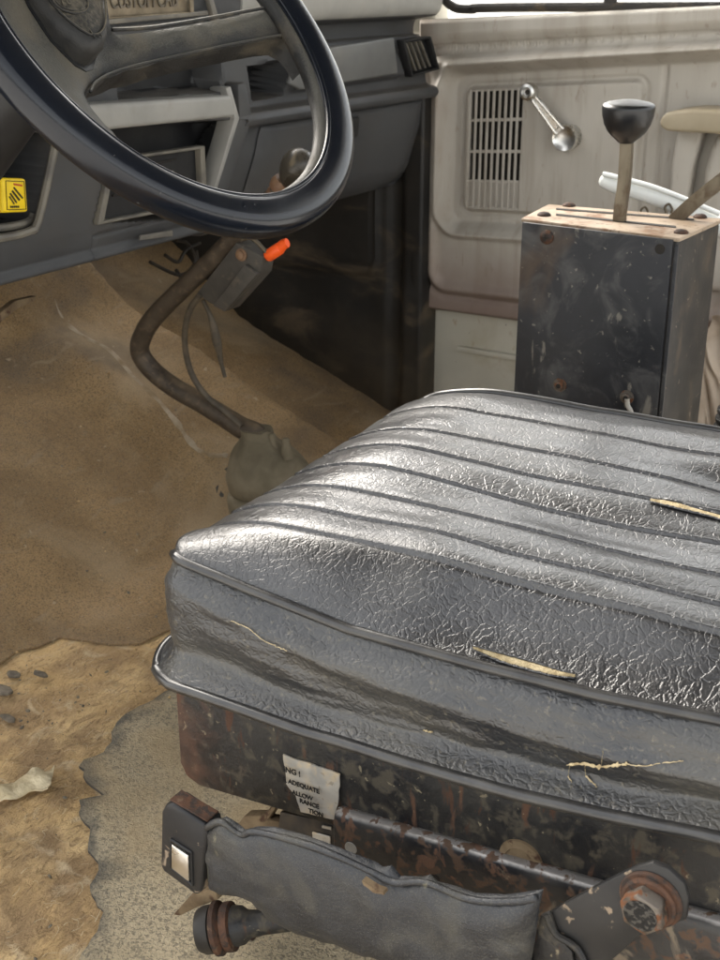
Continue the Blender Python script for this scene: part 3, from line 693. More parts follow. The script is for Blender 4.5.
# right hand vent with vanes
vent = None
bm = bmesh.new(); q = [AX(x, y, -1.10) for x, y in [(396, 40), (424, 36), (433, 69), (405, 77)]]
add_prism(bm, q, (.002, 0, 0), .0005)
for i in range(4):
    a_, b_ = q[i], q[(i+1) % 4]; c_ = sum((Vector(p) for p in q), V(0, 0, 0))/4
    add_prism(bm, [a_, b_, b_.lerp(c_, .13), a_.lerp(c_, .13)], (.014, 0, 0), .001)
vent = finish('air_vent', bm, 'black', dash)
bm = bmesh.new()
for k in range(4):
    f = .2+.17*k; a_ = q[0].lerp(q[1], f)+V(.002, 0, -.006); b_ = q[3].lerp(q[2], f)+V(.004, 0, .008)
    add_prism(bm, [a_, a_+V(0, .003, 0), b_+V(0, .003, 0), b_], (.007, 0, 0), .0007, 1)
finish('vent_vanes', bm, 'bezel', vent)
# pale grey shelf bar and upright of the centre stack
bm = bmesh.new(); X1 = -1.062
q = [AX(x, y, X1) for x, y in [(60, 107), (232, 95), (236, 117), (60, 135)]]
add_prism(bm, [p+V(-.06, 0, 0) for p in q], (.06, 0, 0), .006, 4); finish('shelf_bar', bm, 'shelf', dash)
bm = bmesh.new()
q = [AX(x, y, -1.088) for x, y in [(226, 88), (231, 86), (240, 118), (217, 191), (214, 190), (235, 118)]]
add_prism(bm, [p+V(-.03, 0, 0) for p in q], (.03, 0, 0), .002, 2); finish('stack_upright', bm, 'shelf', dash)
bm = bmesh.new()
q = [AX(x, y, -1.09) for x, y in [(238, 84), (246, 82), (253, 118), (226, 196), (215, 192), (240, 118)]]
add_prism(bm, [p+V(-.03, 0, 0) for p in q], (.03, 0, 0), .003, 2); finish('stack_side', bm, 'dash', dash)
# heater control bezel
def ring(bm, pts, wdt, ext, bev=.001):
    c = sum((Vector(p) for p in pts), V(0, 0, 0))/len(pts); n = len(pts)
    inn = [p.lerp(c, wdt) for p in pts]
    for i in range(n): add_prism(bm, [pts[i], pts[(i+1) % n], inn[(i+1) % n], inn[i]], ext, bev, 1)
bm = bmesh.new(); q = [AX(x, y, -1.108) for x, y in [(103, 158), (197, 145), (200, 203), (90, 224)]]
ring(bm, q, .10, (.014, 0, 0)); bz = finish('heater_bezel', bm, 'bezel', dash)
bm = bmesh.new(); c = sum(q, V(0, 0, 0))/4; add_prism(bm, [p.lerp(c, .09) for p in q], (.004, 0, 0)); hp = finish('heater_panel', bm, 'black', bz)
bm = bmesh.new()
for (x0, y0, x1, y1) in [(112, 197, 150, 190), (150, 166, 175, 160), (150, 180, 176, 174)]:
    a_, b_ = AX(x0, y0, -1.1035), AX(x1, y1, -1.1035); add_prism(bm, [a_, b_, b_+V(0, 0, .003), a_+V(0, 0, .003)], (.002, 0, 0))
finish('slider_slots', bm, 'slot', hp, smooth=False)
for i, (x, y) in enumerate([(106, 182), (115, 190), (126, 192), (158, 170), (166, 172)]):
    bm = bmesh.new(); add_box(bm, tuple(AX(x, y, -1.103)-V(.0, .0025, .0025)), tuple(AX(x, y, -1.103)+V(.012, .0025, .0025)), .001); finish('slider_knob', bm, 'bezel', hp)
# lower strip highlight plate
bm = bmesh.new(); q = [AX(x, y, -1.0995) for x, y in [(139, 235), (171, 230), (171, 236), (138, 240)]]
add_prism(bm, q, (.0035, 0, 0), .001); finish('lower_badge_strip', bm, 'bezel', dash)
# left cubby frame
bm = bmesh.new()
pth = [(-80, 244), (0, 238), (30, 231), (36, 226), (42, 205), (52, 160), (58, 128)]
add_tube(bm, smooth_path([AX(x, y, -1.098) for x, y in pth], 5), .005, 8); add_tube(bm, smooth_path([AX(x, y-10, -1.112) for x, y in [(-80, 244), (0, 238), (28, 232), (33, 224)]], 5), .005, 8)
finish('cubby_frame', bm, 'bezel', dash)
# trim name plate on the dash
bm = bmesh.new(); zt_ = AX(150, -14, -1.09).z
q = [AX(x, y, -1.092) for x, y in [(103, -14), (192, -19), (193, 13), (105, 19)]]
add_prism(bm, [p+V(-.01, 0, 0) for p in q], (.006, 0, 0), .001); ring(bm, q, .09, (.002, 0, 0), .0005)
pl = finish('name_plate', bm, 'plate', dash)
o1 = AX(110, 12, -1.0955); text('plate_lettering', 'CUSTOM CAB', .030, o1+V(.0, 0, .004), (0, 1, 0), (0, 0, 1), 'letters', pl, ext=.002, spacing=.95, sx=.70)
bm = bmesh.new()
for (x, y, x2, y2, hh) in [(100, 25, 205, 15, .006), (98, 32, 200, 22, .004)]:
    a_, b_ = AX(x, y, -1.096), AX(x2, y2, -1.096); add_prism(bm, [a_, b_, b_+V(0, 0, hh), a_+V(0, 0, hh)], (.006, 0, 0), .001)
a_, b_ = AX(203, -5, -1.094), AX(213, 30, -1.094); add_prism(bm, [a_, a_+V(0, .01, 0), b_+V(0, .01, 0), b_], (.008, 0, 0), .001)
finish('stack_trim', bm, 'bezel', dash)
# loose wiring under the dash
wr = thing('wiring_loom', 'loose brown wires hanging beneath the dashboard', 'wiring', tuple(AX(190, 255, -1.2)))
for pp in [[(150, 262), (180, 275), (195, 262), (188, 244), (176, 240)], [(176, 270), (190, 288), (198, 272), (196, 250)], [(165, 255), (178, 262), (186, 250), (200, 243)]]:
    bm = bmesh.new(); add_tube(bm, smooth_path([AX(x, y, -1.2) for x, y in pp], 6), .0028, 8); finish('wire', bm, 'loom', wr)
bm = bmesh.new(); q = [AX(x, y, -1.25) for x, y in [(-5, 312), (10, 300), (31, 295), (30, 300), (12, 308), (-5, 322)]]
add_prism(bm, q, (.01, 0, 0), .001); tag(finish('broken_bracket', bm, 'rustlight'), 'small tan broken bracket hanging at the left under the dashboard', 'bracket')
# yellow tag
yl = thing('warning_tag', 'yellow plastic tag with black printed strokes in the dashboard cubby', 'tag', tuple(AX(12, 195, -1.085)))
bm = bmesh.new(); q = [AX(x, y, -1.085) for x, y in [(2, 177.5), (26, 178.5), (28.5, 212), (4, 213)]]
add_prism(bm, [p+V(-.018, -.006, 0) for p in q], (.018, .006, 0), .003, 3); yb = finish('tag_body', bm, 'yellow', yl)
def tq(u, v): return q[3].lerp(q[2], u).lerp(q[0].lerp(q[1], u), v)+V(.0004, 0, 0)
bm = bmesh.new()
def strip(pts, mi=0, e=.0005): add_prism(bm, [tq(*p) for p in pts], (e, 0, 0), 0, 1, mi)
for (u0, v0, u1, v1, ww) in [(.26, .55, .5, .27, .05), (.34, .62, .62, .34, .06), (.42, .72, .76, .40, .05), (.22, .46, .40, .24, .04)]: strip([(u0, v0), (u0+ww, v0+ww*.5), (u1+ww, v1+ww*.5), (u1, v1)])
strip([(.12, .08), (.9, .08), (.9, .1), (.12, .1)]); strip([(.12, .9), (.9, .9), (.9, .92), (.12, .92)]); strip([(.12, .1), (.135, .1), (.135, .9), (.12, .9)]); strip([(.885, .1), (.9, .1), (.9, .9), (.885, .9)])
for k in range(5): strip([(.26+k*.075, .14), (.31+k*.075, .14), (.31+k*.075, .20), (.26+k*.075, .20)])
strip([(.45, .8), (.8, .76), (.8, .81), (.45, .85)], 1)
finish('tag_print', bm, 'ink', yb, smooth=False, mats=['red'])

# ================================================================== STEERING WHEEL
WC = V(-.757, .907, .761); WN = V(math.cos(.687), -.02, math.sin(.687)).normalized()
WQ = V(math.sin(.687), 0, -math.cos(.687)); WQ = (WQ-WN*WQ.dot(WN)).normalized(); WU = WQ.cross(WN)
if WU.y < 0: WU = -WU
RR = .2
sw = thing('steering_wheel', 'glossy blue black two spoke steering wheel with dusty hub pad', 'steering wheel', tuple(WC))
bm = bmesh.new(); n1, n2 = 128, 28; rings = []
for i in range(n1):
    a = 2*math.pi*i/n1; er = WU*math.cos(a)+WQ*math.sin(a); ring_ = []
    for k in range(n2):
        b = 2*math.pi*k/n2; cx, cz = math.cos(b), math.sin(b)
        sq = 1/(abs(cx)**2.8+abs(cz)**2.8)**(1/2.8); r = .0162*sq
        ring_.append(bm.verts.new(WC+er*(RR+cx*r*1.05)+WN*cz*r*.95))
    rings.append(ring_)
for i in range(n1):
    for k in range(n2): bm.faces.new((rings[i][k], rings[(i+1) % n1][k], rings[(i+1) % n1][(k+1) % n2], rings[i][(k+1) % n2]))
rim = finish('rim', bm, 'rim', sw, angle=180)
bm = bmesh.new()
add_tube(bm, [WC+(WU*math.cos(a)+WQ*math.sin(a))*(RR-.0155)+WN*.0085 for a in [2*math.pi*i/128 for i in range(128)]], .0028, 8, closed=True)
finish('rim_bead', bm, 'rim', rim, angle=180)
bm = bmesh.new()
add_tube(bm, [WC+(WU*math.cos(a)+WQ*math.sin(a))*(RR-.0125)-WN*.004 for a in [2*math.pi*i/128 for i in range(128)]], .0098, 12, closed=True)
finish('rim_lining', bm, 'spoke', rim, angle=180)
def wdepth(u, q):
    r = math.hypot(u*.9, q); return .055*(1-min(1, max(0, (r-.02)/.165)))+.002
def wpx(x, y, dep=None):
    d = .03 if dep is None else dep
    for _ in range(8):
        p = APL(x, y, WC-WN*d, WN); u, q = (p-WC).dot(WU), (p-WC).dot(WQ)
        if dep is None: d = wdepth(u, q)
    return (u, q)
def wp(u, q, d): return WC+WU*u+WQ*q-WN*d
spk = [(292, -24), (304, 6), (310, 30), (311, 62), (305, 52), (297, 42), (286, 36), (272, 37), (245, 42), (200, 51), (160, 60), (128, 68), (106, 76), (93, 85), (88, 94), (93, 104), (106, 120), (124, 141), (140, 160), (110, 148), (60, 103), (20, 62), (-20, 20), (-50, -40), (-50, -120), (20, -150), (90, -120), (104, -60), (108, -10), (112, 22), (118, 32), (150, 29), (200, 21), (245, 12), (272, 6), (282, -4), (284, -22)]
sp = [wpx(*p) for p in spk]
bm = bmesh.new()
filled(bm, sp, .008, lambda u, q, e: (wp(u, q, wdepth(u, q)), WN), .030, round_=.004)
finish('spoke_plate', bm, 'spoke', sw, angle=50)
# pale moulded edge lines along the spoke
bm = bmesh.new()
add_tube(bm, smooth_path([wp(*wpx(x, y), wdepth(*wpx(x, y))-.0005) for x, y in [(112, 30), (150, 28), (200, 20), (245, 11.5), (272, 6), (281, -4)]], 6), .0018, 6)
add_tube(bm, smooth_path([wp(*wpx(x, y), wdepth(*wpx(x, y))-.0005) for x, y in [(90, 92), (95, 83), (108, 75), (128, 68), (160, 60), (200, 51), (245, 42), (272, 37), (286, 36), (297, 42), (305, 52), (311, 66)]], 6), .0016, 6)
finish('spoke_edge', bm, 'spoke', sw, angle=180)
hp_ = [wpx(x, y, .018) for x, y in [(104, -50), (109, -5), (111, 30), (107, 44), (98, 49), (86, 46), (60, 26), (36, -3), (16, -40), (8, -80), (20, -120), (60, -130), (90, -100)]]
bm = bmesh.new()
filled(bm, hp_, .006, lambda u, q, e: (wp(u, q, .018-.005*min(1, e/.03)), WN), .040, round_=.007)
pad = finish('hub_pad', bm, 'hub', sw, angle=60)
bm = bmesh.new(); hc_ = sum((Vector(p) for p in hp_), Vector((0, 0)))/len(hp_)
filled(bm, [tuple(hc_+(Vector(p)-hc_)*1.07) for p in hp_], .008, lambda u, q, e: (wp(u, q, min(wdepth(u, q)-.0012, .046)), WN), .012)
finish('pad_shadow', bm, 'black', pad, angle=60)  # black sheet standing in for the shadow beneath the pad edge
bm = bmesh.new()
hl = [Vector(p) for p in hp_]; hc = sum(hl, Vector((0, 0)))/len(hl)
add_tube(bm, smooth_path([wp(*(p.lerp(hc, .16)), .0155) for p in hl], 5, True), .0012, 6, closed=True)
bo = Vector(wpx(70, 1, .014))
add_tube(bm, [wp(bo.x+.020*math.cos(a), bo.y+.0125*math.sin(a), .0138) for a in [2*math.pi*k/40 for k in range(40)]], .0011, 6, closed=True)
add_tube(bm, [wp(bo.x+.0165*math.cos(a), bo.y+.0095*math.sin(a), .0138) for a in [2*math.pi*k/40 for k in range(40)]], .0006, 6, closed=True)
hb = Vector(wpx(96, 34, .015))   # horn mark
add_tube(bm, [wp(hb.x-.004, hb.y-.004, .0150), wp(hb.x-.004, hb.y+.004, .0150)], .0007, 6)
add_tube(bm, [wp(hb.x-.004, hb.y, .0150), wp(hb.x+.004, hb.y+.001, .0150)], .0007, 6)
add_tube(bm, [wp(hb.x+.003+.0025*math.cos(a), hb.y+.002+.0025*math.sin(a), .015) for a in [2*math.pi*k/14 for k in range(14)]], .0006, 6, closed=True)
badge = finish('badge', bm, 'hub', pad, angle=180)
text('badge_script', 'Ford', .0125, wp(bo.x, bo.y+.0035, .0142), WU, -WQ, 'hub', badge, ext=.0008, align='CENTER', shear=.3)
# column
sc_ = thing('steering_column', 'dark grey plastic shroud of the steering column below the wheel', 'steering column', tuple(WC-WN*.3))
bm = bmesh.new(); H0 = WC+WU*-.04+WQ*-.055; add_tube(bm, [H0-WN*.062, H0-WN*.09, H0-WN*.11, H0-WN*.24, H0-WN*.40, H0-WN*.46], lambda t: interp([(0, .026), (.2, .032), (.5, .044), (1, .052)], t), 28, flat=.9)
shd = finish('column_shroud', bm, 'black', sc_, angle=50)

# ================================================================== GEAR LEVER
def GP(x, y): return AY(x, y, lerp(1.455, 1.385, sstep(440, 180, y)))
bz_ = AY(271, 467, 1.46); bx_, by_ = bz_.x, bz_.y; print('boot', bz_, zf(bx_, by_))
gear = thing('gear_lever', 'bent brown steel gear lever with black knob rising from a dusty rubber boot', 'gear lever', (bx_, by_, zf(bx_, by_)))
bm = bmesh.new()
path = [(276, 452), (259, 440), (240, 427), (205, 405), (175, 388), (152, 370), (140, 352), (143, 335), (156, 315), (185, 286), (215, 257), (243, 228), (266, 203), (282, 188)]
add_tube(bm, smooth_path([V(bx_+.004, by_, zf(bx_, by_)+.02)]+[GP(*p) for p in path[1:]], 6), lambda t: interp([(0, .0180), (.12, .0175), (.2, .0160), (.6, .0150), (1, .0115)], t), 18)
finish('lever_tube', bm, 'tube', gear, angle=60)
k0, k1 = GP(281, 191), GP(299, 163); kd = (k1-k0).normalized()
bm = bmesh.new(); add_lathe(bm, GP(272, 199), kd, [(.011, 0), (.0125, .004), (.0125, .012), (.010, .016), (.014, .018), (.0155, .026), (.013, .034)], 24); finish('knob_collar', bm, 'collar', gear)
bm = bmesh.new(); add_lathe(bm, GP(289, 181), kd, [(.010, -.006), (.015, .0), (.0205, .010), (.0235, .020), (.0235, .028), (.021, .037), (.0155, .044), (.008, .048), (.0001, .049)], 32); finish('lever_knob', bm, 'gearknob', gear, angle=60)
# overdrive switch box clamped on the lever
sbx = [GP(x, y)+V(0, -.012, 0) for x, y in [(201, 292), (241, 241), (268, 255), (265, 273), (233, 309), (215, 302)]]
bm = bmesh.new(); add_prism(bm, sbx, (0, .03, 0), .0025, 2)
add_prism(bm, [GP(x, y)+V(0, -.020, 0) for x, y in [(221, 303), (253, 262), (265, 272), (233, 309)]], (0, .012, 0), .0015, 2)
sb_ = finish('switch_box', bm, 'switch', gear, angle=30)
bm = bmesh.new(); c = GP(247, 253)+V(0, -.0125, 0); add_lathe(bm, c, (0, -1, 0), [(.009, 0), (.009, .002), (.0065, .0025), (.0065, .006), (.005, .007), (.0001, .007)], 18); finish('clamp_bolt', bm, 'collar', sb_)
bm = bmesh.new(); a, b = GP(268, 256), GP(288, 243); dd = (b-a).normalized()
add_lathe(bm, a, dd, [(.008, 0), (.0088, .002), (.0085, .026), (.006, .028)], 20); add_tube(bm, [a+dd*.026, a+dd*.034+V(0, 0, .002), a+dd*.042+V(0, 0, .001)], lambda t: .0085-.002*t, 12, flat=.7)
finish('orange_plug', bm, 'orange', sb_, angle=60)
bm = bmesh.new()
add_tube(bm, smooth_path([GP(*p)+V(0, -.012, 0) for p in [(206, 292), (195, 308), (190, 330), (191, 352), (198, 375), (212, 395), (228, 408), (246, 424)]], 6), .0048, 10)
add_tube(bm, smooth_path([GP(*p) for p in [(203, 300), (211, 318), (217, 342), (221, 362), (225, 377)]], 6), lambda t: .003+.004*math.exp(-((t-.45)/.2)**2), 10)
finish('cable', bm, 'cable', gear, angle=60)
bm = bmesh.new()
add_tube(bm, smooth_path([GP(*p)+V(0, -.004, 0) for p in [(241, 240), (254, 238), (268, 252)]], 5), .003, 8); finish('clamp_strap', bm, 'lever', sb_, angle=60)
# boot
zb_ = zf(bx_, by_)+.006; bm = bmesh.new(); bc = V(bx_, by_, zb_)
top = GP(257, 438)-bc; segs = 36; prof_ = [(.056, -.01, 0), (.058, .010, 0), (.055, .018, .02), (.049, .021, .03), (.055, .026, .04), (.056, .038, .10), (.051, .052, .25), (.043, .064, .45), (.034, .073, .65), (.026, .081, .8), (.021, .090, .95), (.0205, .097, 1.0)]
rings = []
for r, h, tt in prof_:
    off = V(top.x*tt, top.y*tt, 0); h = h*top.z/.085 if h > .03 else h; rings.append([bm.verts.new(bc+off+V(1.24*r*math.cos(2*math.pi*k/segs)*(1+.05*N(k*.5, h*30, 1)), 1.18*r*math.sin(2*math.pi*k/segs), h+.004*N(k*.4, h*40, 5)*(h > .015))) for k in range(segs)])
for A, B in zip(rings, rings[1:]):
    for k in range(segs): bm.faces.new((A[k], A[(k+1) % segs], B[(k+1) % segs], B[k]))
bm.faces.new(rings[-1])
boot = finish('rubber_boot', bm, 'boot', gear, angle=70)
bm = bmesh.new()
for x, y, x2, y2 in [(274, 447, 272, 432), (288, 452, 286, 437)]:
    a, b = GP(x, y), GP(x2, y2); add_lathe(bm, a-V(0, 0, .01), (b-a), [(.011, 0), (.009, .012), (.0062, .022), (.006, .030), (.004, .032)], 16)
finish('boot_nub', bm, 'boot', boot, angle=60)
bm = bmesh.new(); add_tube(bm, smooth_path([V(bx_+.03, by_+.03, zb_+.03), V(bx_+.09, by_+.07, zb_+.035), V(bx_+.16, by_+.10, zb_+.02)], 6), .005, 8); finish('boot_rod', bm, 'cable', boot)
# frayed hole in the mat at the boot
bm = bmesh.new(); c = AZ(236, 487, .05); c = V(c.x, c.y, 0)
out = [(c.x+.035*math.cos(a)*(1+.5*N(k*.9, 0, 2)), c.y+.03*math.sin(a)*(1+.5*N(k*.9, 4, 2))) for k, a in enumerate([2*math.pi*k/14 for k in range(14)])]
filled(bm, out, .008, lambda u, v, e: (V(u, v, zf(u, v)+.0085+.004*N(u, v, 3, 60)), V(0, 0, 1)), .003, jag=.004)
finish('torn_mat_rim', bm, 'matback', boot, angle=60)

# ================================================================== SEAT
SX0, SX1, SY0, SY1 = -.602, .05, .69, 1.108
PIPZ = [(-.60, .374), (-.57, .369), (-.519, .362), (-.428, .353), (-.322, .355), (-.234, .359), (-.154, .367), (.05, .375)]
LIPZ = [(-.60, .270), (-.45, .269), (-.324, .275), (-.214, .286), (-.137, .299), (.05, .31)]
PLE = [.742, .780, .825, .875, .922, .970, 1.036]
def pleat_y(k, x): return PLE[k]+.0022*N(x, k*3.1, 0, 5)+.006*(x+.4)*(1 if k < 2 else .3)
def topz(x, y):
    k1 = pleat_y(0, x); q = min(1, max(0, (y-SY0)/(k1-SY0))); pz = interp(PIPZ, x)
    if q < 1:
        cv = math.sin(q*math.pi/2)**.75; cc = q**1.15-.10*math.sin(math.pi*q)
        z = lerp(pz, .400, lerp(cv, cc, sstep(-.50, -.33, x+.03*N(x, y, 2, 15))))
    else:
        e = min(1, max(0, (SY1-y)/.05)); z = .400+.014*(y-k1)/(SY1-k1)-.008*(1-e)**2
    for k in range(len(PLE)):
        d = abs(y-pleat_y(k, x))
        if d < .02: dd_ = y-pleat_y(k, x); z += -.0016*math.exp(-((dd_+.0016)/.0016)**2)-.0007*math.exp(-(dd_/.007)**2)+.0013*math.exp(-((dd_-.0012)/.0014)**2)
    # soft puffs and sags
    ef = min(1, q*1.2)
    z += ef*(.0032*N(x, y, 0, 9)+.0013*N(x*.6, y*1.6, 5, 26))
    z -= .008*math.exp(-(((x+.30)/.09)**2+((y-.86)/.035)**2))
    z -= .010*math.exp(-(((x+.20)/.07)**2+((y-.985)/.02)**2))
    ex = x-SX0; z -= (.003+.024*q)*(1-min(1, max(0, ex)/.10))**2
    return z
def cornered(x, y, r=.022):
    for sx, X in ((1, SX0), (-1, SX1)):
        for sy, Y in ((1, SY0), (-1, SY1)):
            rr = r if (sy < 0 or sx < 0) else .02
            u = 1-(x-X)*sx/rr; v = 1-(y-Y)*sy/rr
            if 0 < u <= 1.0001 and 0 < v <= 1.0001:
                u2, v2 = u*math.sqrt(1-v*v/2), v*math.sqrt(1-u*u/2)
                return X+sx*rr*(1-u2), Y+sy*rr*(1-v2)
    return x, y
SIDE = [(0, .0), (.0, -.005), (.005, -.016), (.010, -.032), (.0125, -.050), (.0125, -.068), (.011, -.084), (.0085, -.097), (.0085, -.106), (.013, -.114), (.019, -.1205), (.0245, -.1265), (.0255, -.1325), (.020, -.138), (.003, -.142), (-.03, -.142)]
def side_off(s, q):
    """outward offset and drop below the piping; q: distance along the seam for wrinkles"""
    i = min(int(s), len(SIDE)-2); t = s-i; P = SIDE
    p0, p1, p2, p3 = P[max(i-1, 0)], P[i], P[i+1], P[min(i+2, len(P)-1)]
    f = lambda a, b, c, d: .5*(2*b+(c-a)*t+(2*a-5*b+4*c-d)*t*t+(3*b-a-3*c+d)*t**3)
    o, z = f(p0[0], p1[0], p2[0], p3[0]), f(p0[1], p1[1], p2[1], p3[1])
    body_ = sstep(.5, 2.5, s)*(1-sstep(7, 9, s))
    o += body_*(.0045*N(q, z*2.0, 0, 11)+.0016*N(q, z*3, 4, 34))
    o += body_*.005*math.exp(-((z+.03+.10*(q-.05))/.014)**2)         # long fold running down to the right
    o += (1-body_)*.0028*N(q, z, 7, 10)*(s > 7)
    return o, z
seat = thing('driver_seat', 'worn black vinyl seat cushion with pleats and tears on a rusty base', 'seat', (-.3, .95, .165))
YROWS = []; kn = [SY0]+PLE+[SY1]
for a_, b_ in zip(kn, kn[1:]): YROWS += [lerp(a_, b_, .5*(.5-.5*math.cos(math.pi*k/50))+.5*(.5-.5*math.cos(math.pi*(.5-.5*math.cos(math.pi*k/50))))) for k in range(50)]
YROWS.append(SY1)
bm = bmesh.new(); nx, ny = 260, 420
def sfn(i, j):
    x = SX0+(SX1-SX0)*i/(nx-1); y = YROWS[j]; y += interp([(SY0, 0)]+[(PLE[k], pleat_y(k, x)-PLE[k]) for k in range(len(PLE))]+[(SY1, 0)], y)
    z = topz(x, y); x2, y2 = cornered(x, y); return (x2, y2, z)
ny = len(YROWS)
vs = grid(bm, nx, ny, sfn)
loop = [vs[i][0] for i in range(nx)]+[vs[nx-1][j] for j in range(1, ny)]+[vs[i][ny-1] for i in range(nx-2, -1, -1)]+[vs[0][j] for j in range(ny-2, 0, -1)]
L_ = len(loop); pos = [v.co.copy() for v in loop]; nor = []
for i in range(L_):
    d = pos[(i+4) % L_]-pos[i-4]; nor.append(V(d.y, -d.x, 0).normalized())
qs = [0]
for i in range(1, L_): qs.append(qs[-1]+(pos[i]-pos[i-1]).length)
prev = loop; NS = 60
zref = .372
for r in range(1, NS+1):
    s = (len(SIDE)-1)*r/NS; cur = []
    for i in range(L_):
        o, z = side_off(s, qs[i]); base = pos[i]; o *= 1-.3*max(0, -nor[i].x)
        zz = base.z+z*(interp(PIPZ, base.x)-interp(LIPZ, base.x))/.132
        cur.append(bm.verts.new(V(base.x, base.y, 0)+nor[i]*o+V(0, 0, zz)))
    for i in range(L_):
        f = bm.faces.new((prev[i], prev[(i+1) % L_], cur[(i+1) % L_], cur[i])); f.material_index = 1
    prev = cur
pip_pts = [p+n*.0015+V(0, 0, .0005) for p, n in zip(pos, nor)]
cush = finish('cushion', bm, 'vinyl', seat, angle=180, mats=['vinylside'])
bm = bmesh.new()
# the piping shows along both sides and the rear, not over the rolled front edge
cut = nx+ny-1+nx-1
sel = pip_pts[:cut][::3]
add_tube(bm, sel, .0042, 8); finish('piping', bm, 'piping', cush, angle=180)
bm = bmesh.new()
o_, z_ = side_off(11.5, 0)
add_tube(bm, [V(p.x, p.y, p.z+z_*(interp(PIPZ, p.x)-interp(LIPZ, p.x))/.132)+n*((o_+.002*N(q, 0, 7, 14))*(1-.3*max(0, -n.x))) for p, n, q in list(zip(pos, nor, qs))[::4]], .0048, 8, closed=True); finish('skirt_bead', bm, 'piping', cush, angle=180)
def sidept(x, y):
    """photo pixel on the near side wall of the cushion -> point just proud of it"""
    Y = .68
    for _ in range(8):
        p = AY(x, y, Y); z = (p.z-interp(PIPZ, p.x))*.132/(interp(PIPZ, p.x)-interp(LIPZ, p.x))
        best = min(range(0, 120), key=lambda k: abs(side_off(k*.1, p.x-SX0)[1]-z)); Y = SY0-side_off(best*.1, p.x-SX0)[0]
    return AY(x, y, Y)+V(0, -.0012, 0)
def ribbon(bm, pts, widths, up=V(0, 0, 1), lift=.0008):
    P = [Vector(p) for p in pts]; rows = []
    for i, p in enumerate(P):
        w_ = widths[i] if isinstance(widths, (list, tuple)) else widths
        rows.append((bm.verts.new(p+up*w_*.5), bm.verts.new(p+V(0, -lift, 0)), bm.verts.new(p-up*w_*.5)))
    for A, B in zip(rows, rows[1:]):
        bm.faces.new((A[0], A[1], B[1], B[0])); bm.faces.new((A[1], A[2], B[2], B[1]))
def jitter_line(pts, wmax, seed):
    P = smooth_path([Vector((x, y, 0)) for x, y in pts], 8); n = len(P); out = []; ws = []
    for i, p in enumerate(P):
        out.append((p.x+1.2*N(i*.7, seed, 0), p.y+1.2*N(i*.7, seed, 5))); ws.append(max(.0004, wmax*(.5+1.1*N(i*.6, seed, 9))*min(1, i/4+.1, (n-1-i)/4+.1)))
    return out, ws
for nm, pts, wm, lab in [
    ('side_tear', [(567, 764), (585, 763), (600, 766), (618, 764), (630, 763)], .0048, 'ragged tear in the cushion side showing cream foam'),
    ('side_tear', [(571, 764), (569, 775), (573, 781)], .0022, None), ('side_tear', [(586, 764), (587, 775), (598, 786)], .0030, None),
    ('side_tear', [(625, 763), (645, 765), (662, 762), (684, 760)], .0013, None), ('side_tear', [(602, 764), (604, 750)], .0010, None),
    ('side_tear', [(424, 729), (430, 731), (434, 731)], .003, None),
    ('side_scar', [(232, 620), (250, 628), (262, 638), (276, 645), (288, 650)], .0011, 'thin pale split in the cushion side near its front corner')]:
    px_, ws = jitter_line(pts, wm, hash(lab or nm) % 7 if False else len(pts)); bm = bmesh.new(); ribbon(bm, [sidept(*p) for p in px_], ws)
    o = finish(nm, bm, 'foam', cush, angle=80)
    if lab: o['label'] = lab
def toppt(x, y, lift=.0012):
    z = .39
    for _ in range(12): p = AZ(x, y, z); z = topz(p.x, min(max(p.y, SY0), SY1))
    return AZ(x, y, z)+V(0, 0, lift)
def topstrip(name, upper, lower, m_, lift=.0012):
    bm = bmesh.new(); A = smooth_path([Vector((x, y, 0)) for x, y in upper], 8); B = smooth_path([Vector((x, y, 0)) for x, y in lower], 8); rows = []
    for i in range(len(A)):
        j1 = .8*N(i*.8, 1, 0); j2 = .8*N(i*.8, 7, 0); mid = (A[i]+B[i])/2
        rows.append([bm.verts.new(toppt(A[i].x, A[i].y+j1, lift)), bm.verts.new(toppt(mid.x, mid.y, lift+.0015)), bm.verts.new(toppt(B[i].x, B[i].y+j2, lift))])
    for P, Q in zip(rows, rows[1:]):
        for k in range(2): bm.faces.new((P[k], P[k+1], Q[k+1], Q[k]))
    o = finish(name, bm, m_, cush, angle=80)
    bm = bmesh.new(); n_ = len(rows)
    for E_, sg in ((A, -1), (B, 1)):
        add_tube(bm, [toppt(p.x, p.y+sg*1.0+.8*N(i*.8, 1 if sg < 0 else 7, 0), .0012) for i, p in enumerate(E_)], lambda t: .0004+.0008*math.sin(math.pi*min(1, max(0, t)))**.5*(1+.5*N(t*20, sg, 3)), 8)
    finish('torn_edge', bm, 'vinyl', cush, angle=180)
    return o
o = topstrip('seam_split', [(473, 648), (500, 655), (530, 663), (555, 671), (575, 677)], [(473, 650), (500, 662), (530, 671), (555, 677), (575, 678.5)], 'foam'); o['label'] = 'long split beside the piping showing cream foam'
o = topstrip('top_split', [(650, 501), (670, 502), (690, 508), (710, 514), (730, 519)], [(650, 502), (670, 507), (690, 512), (710, 517), (730, 523)], 'foam'); o['label'] = 'split pleat on top with cream backing showing'
# base frame
zt2, zb2 = AY(180, 712, .70).z, AY(182, 772, .70).z; fx0 = AY(178, 740, .70).x
zb3 = AY(700, 935, .70).z; print('frame z', zt2, zb2, zb3, fx0)
bm = bmesh.new(); add_prism(bm, [(fx0, .70, .268), (-.3, .70, .27), (.05, .70, .30), (.05, .70, .205), (-.14, .70, .193), (-.45, .70, .160), (fx0+.02, .70, .147), (fx0+.006, .70, .152), (fx0, .70, .164)], (0, .43, 0), .003, 2)
base = finish('base_frame', bm, 'steel', seat, angle=40)
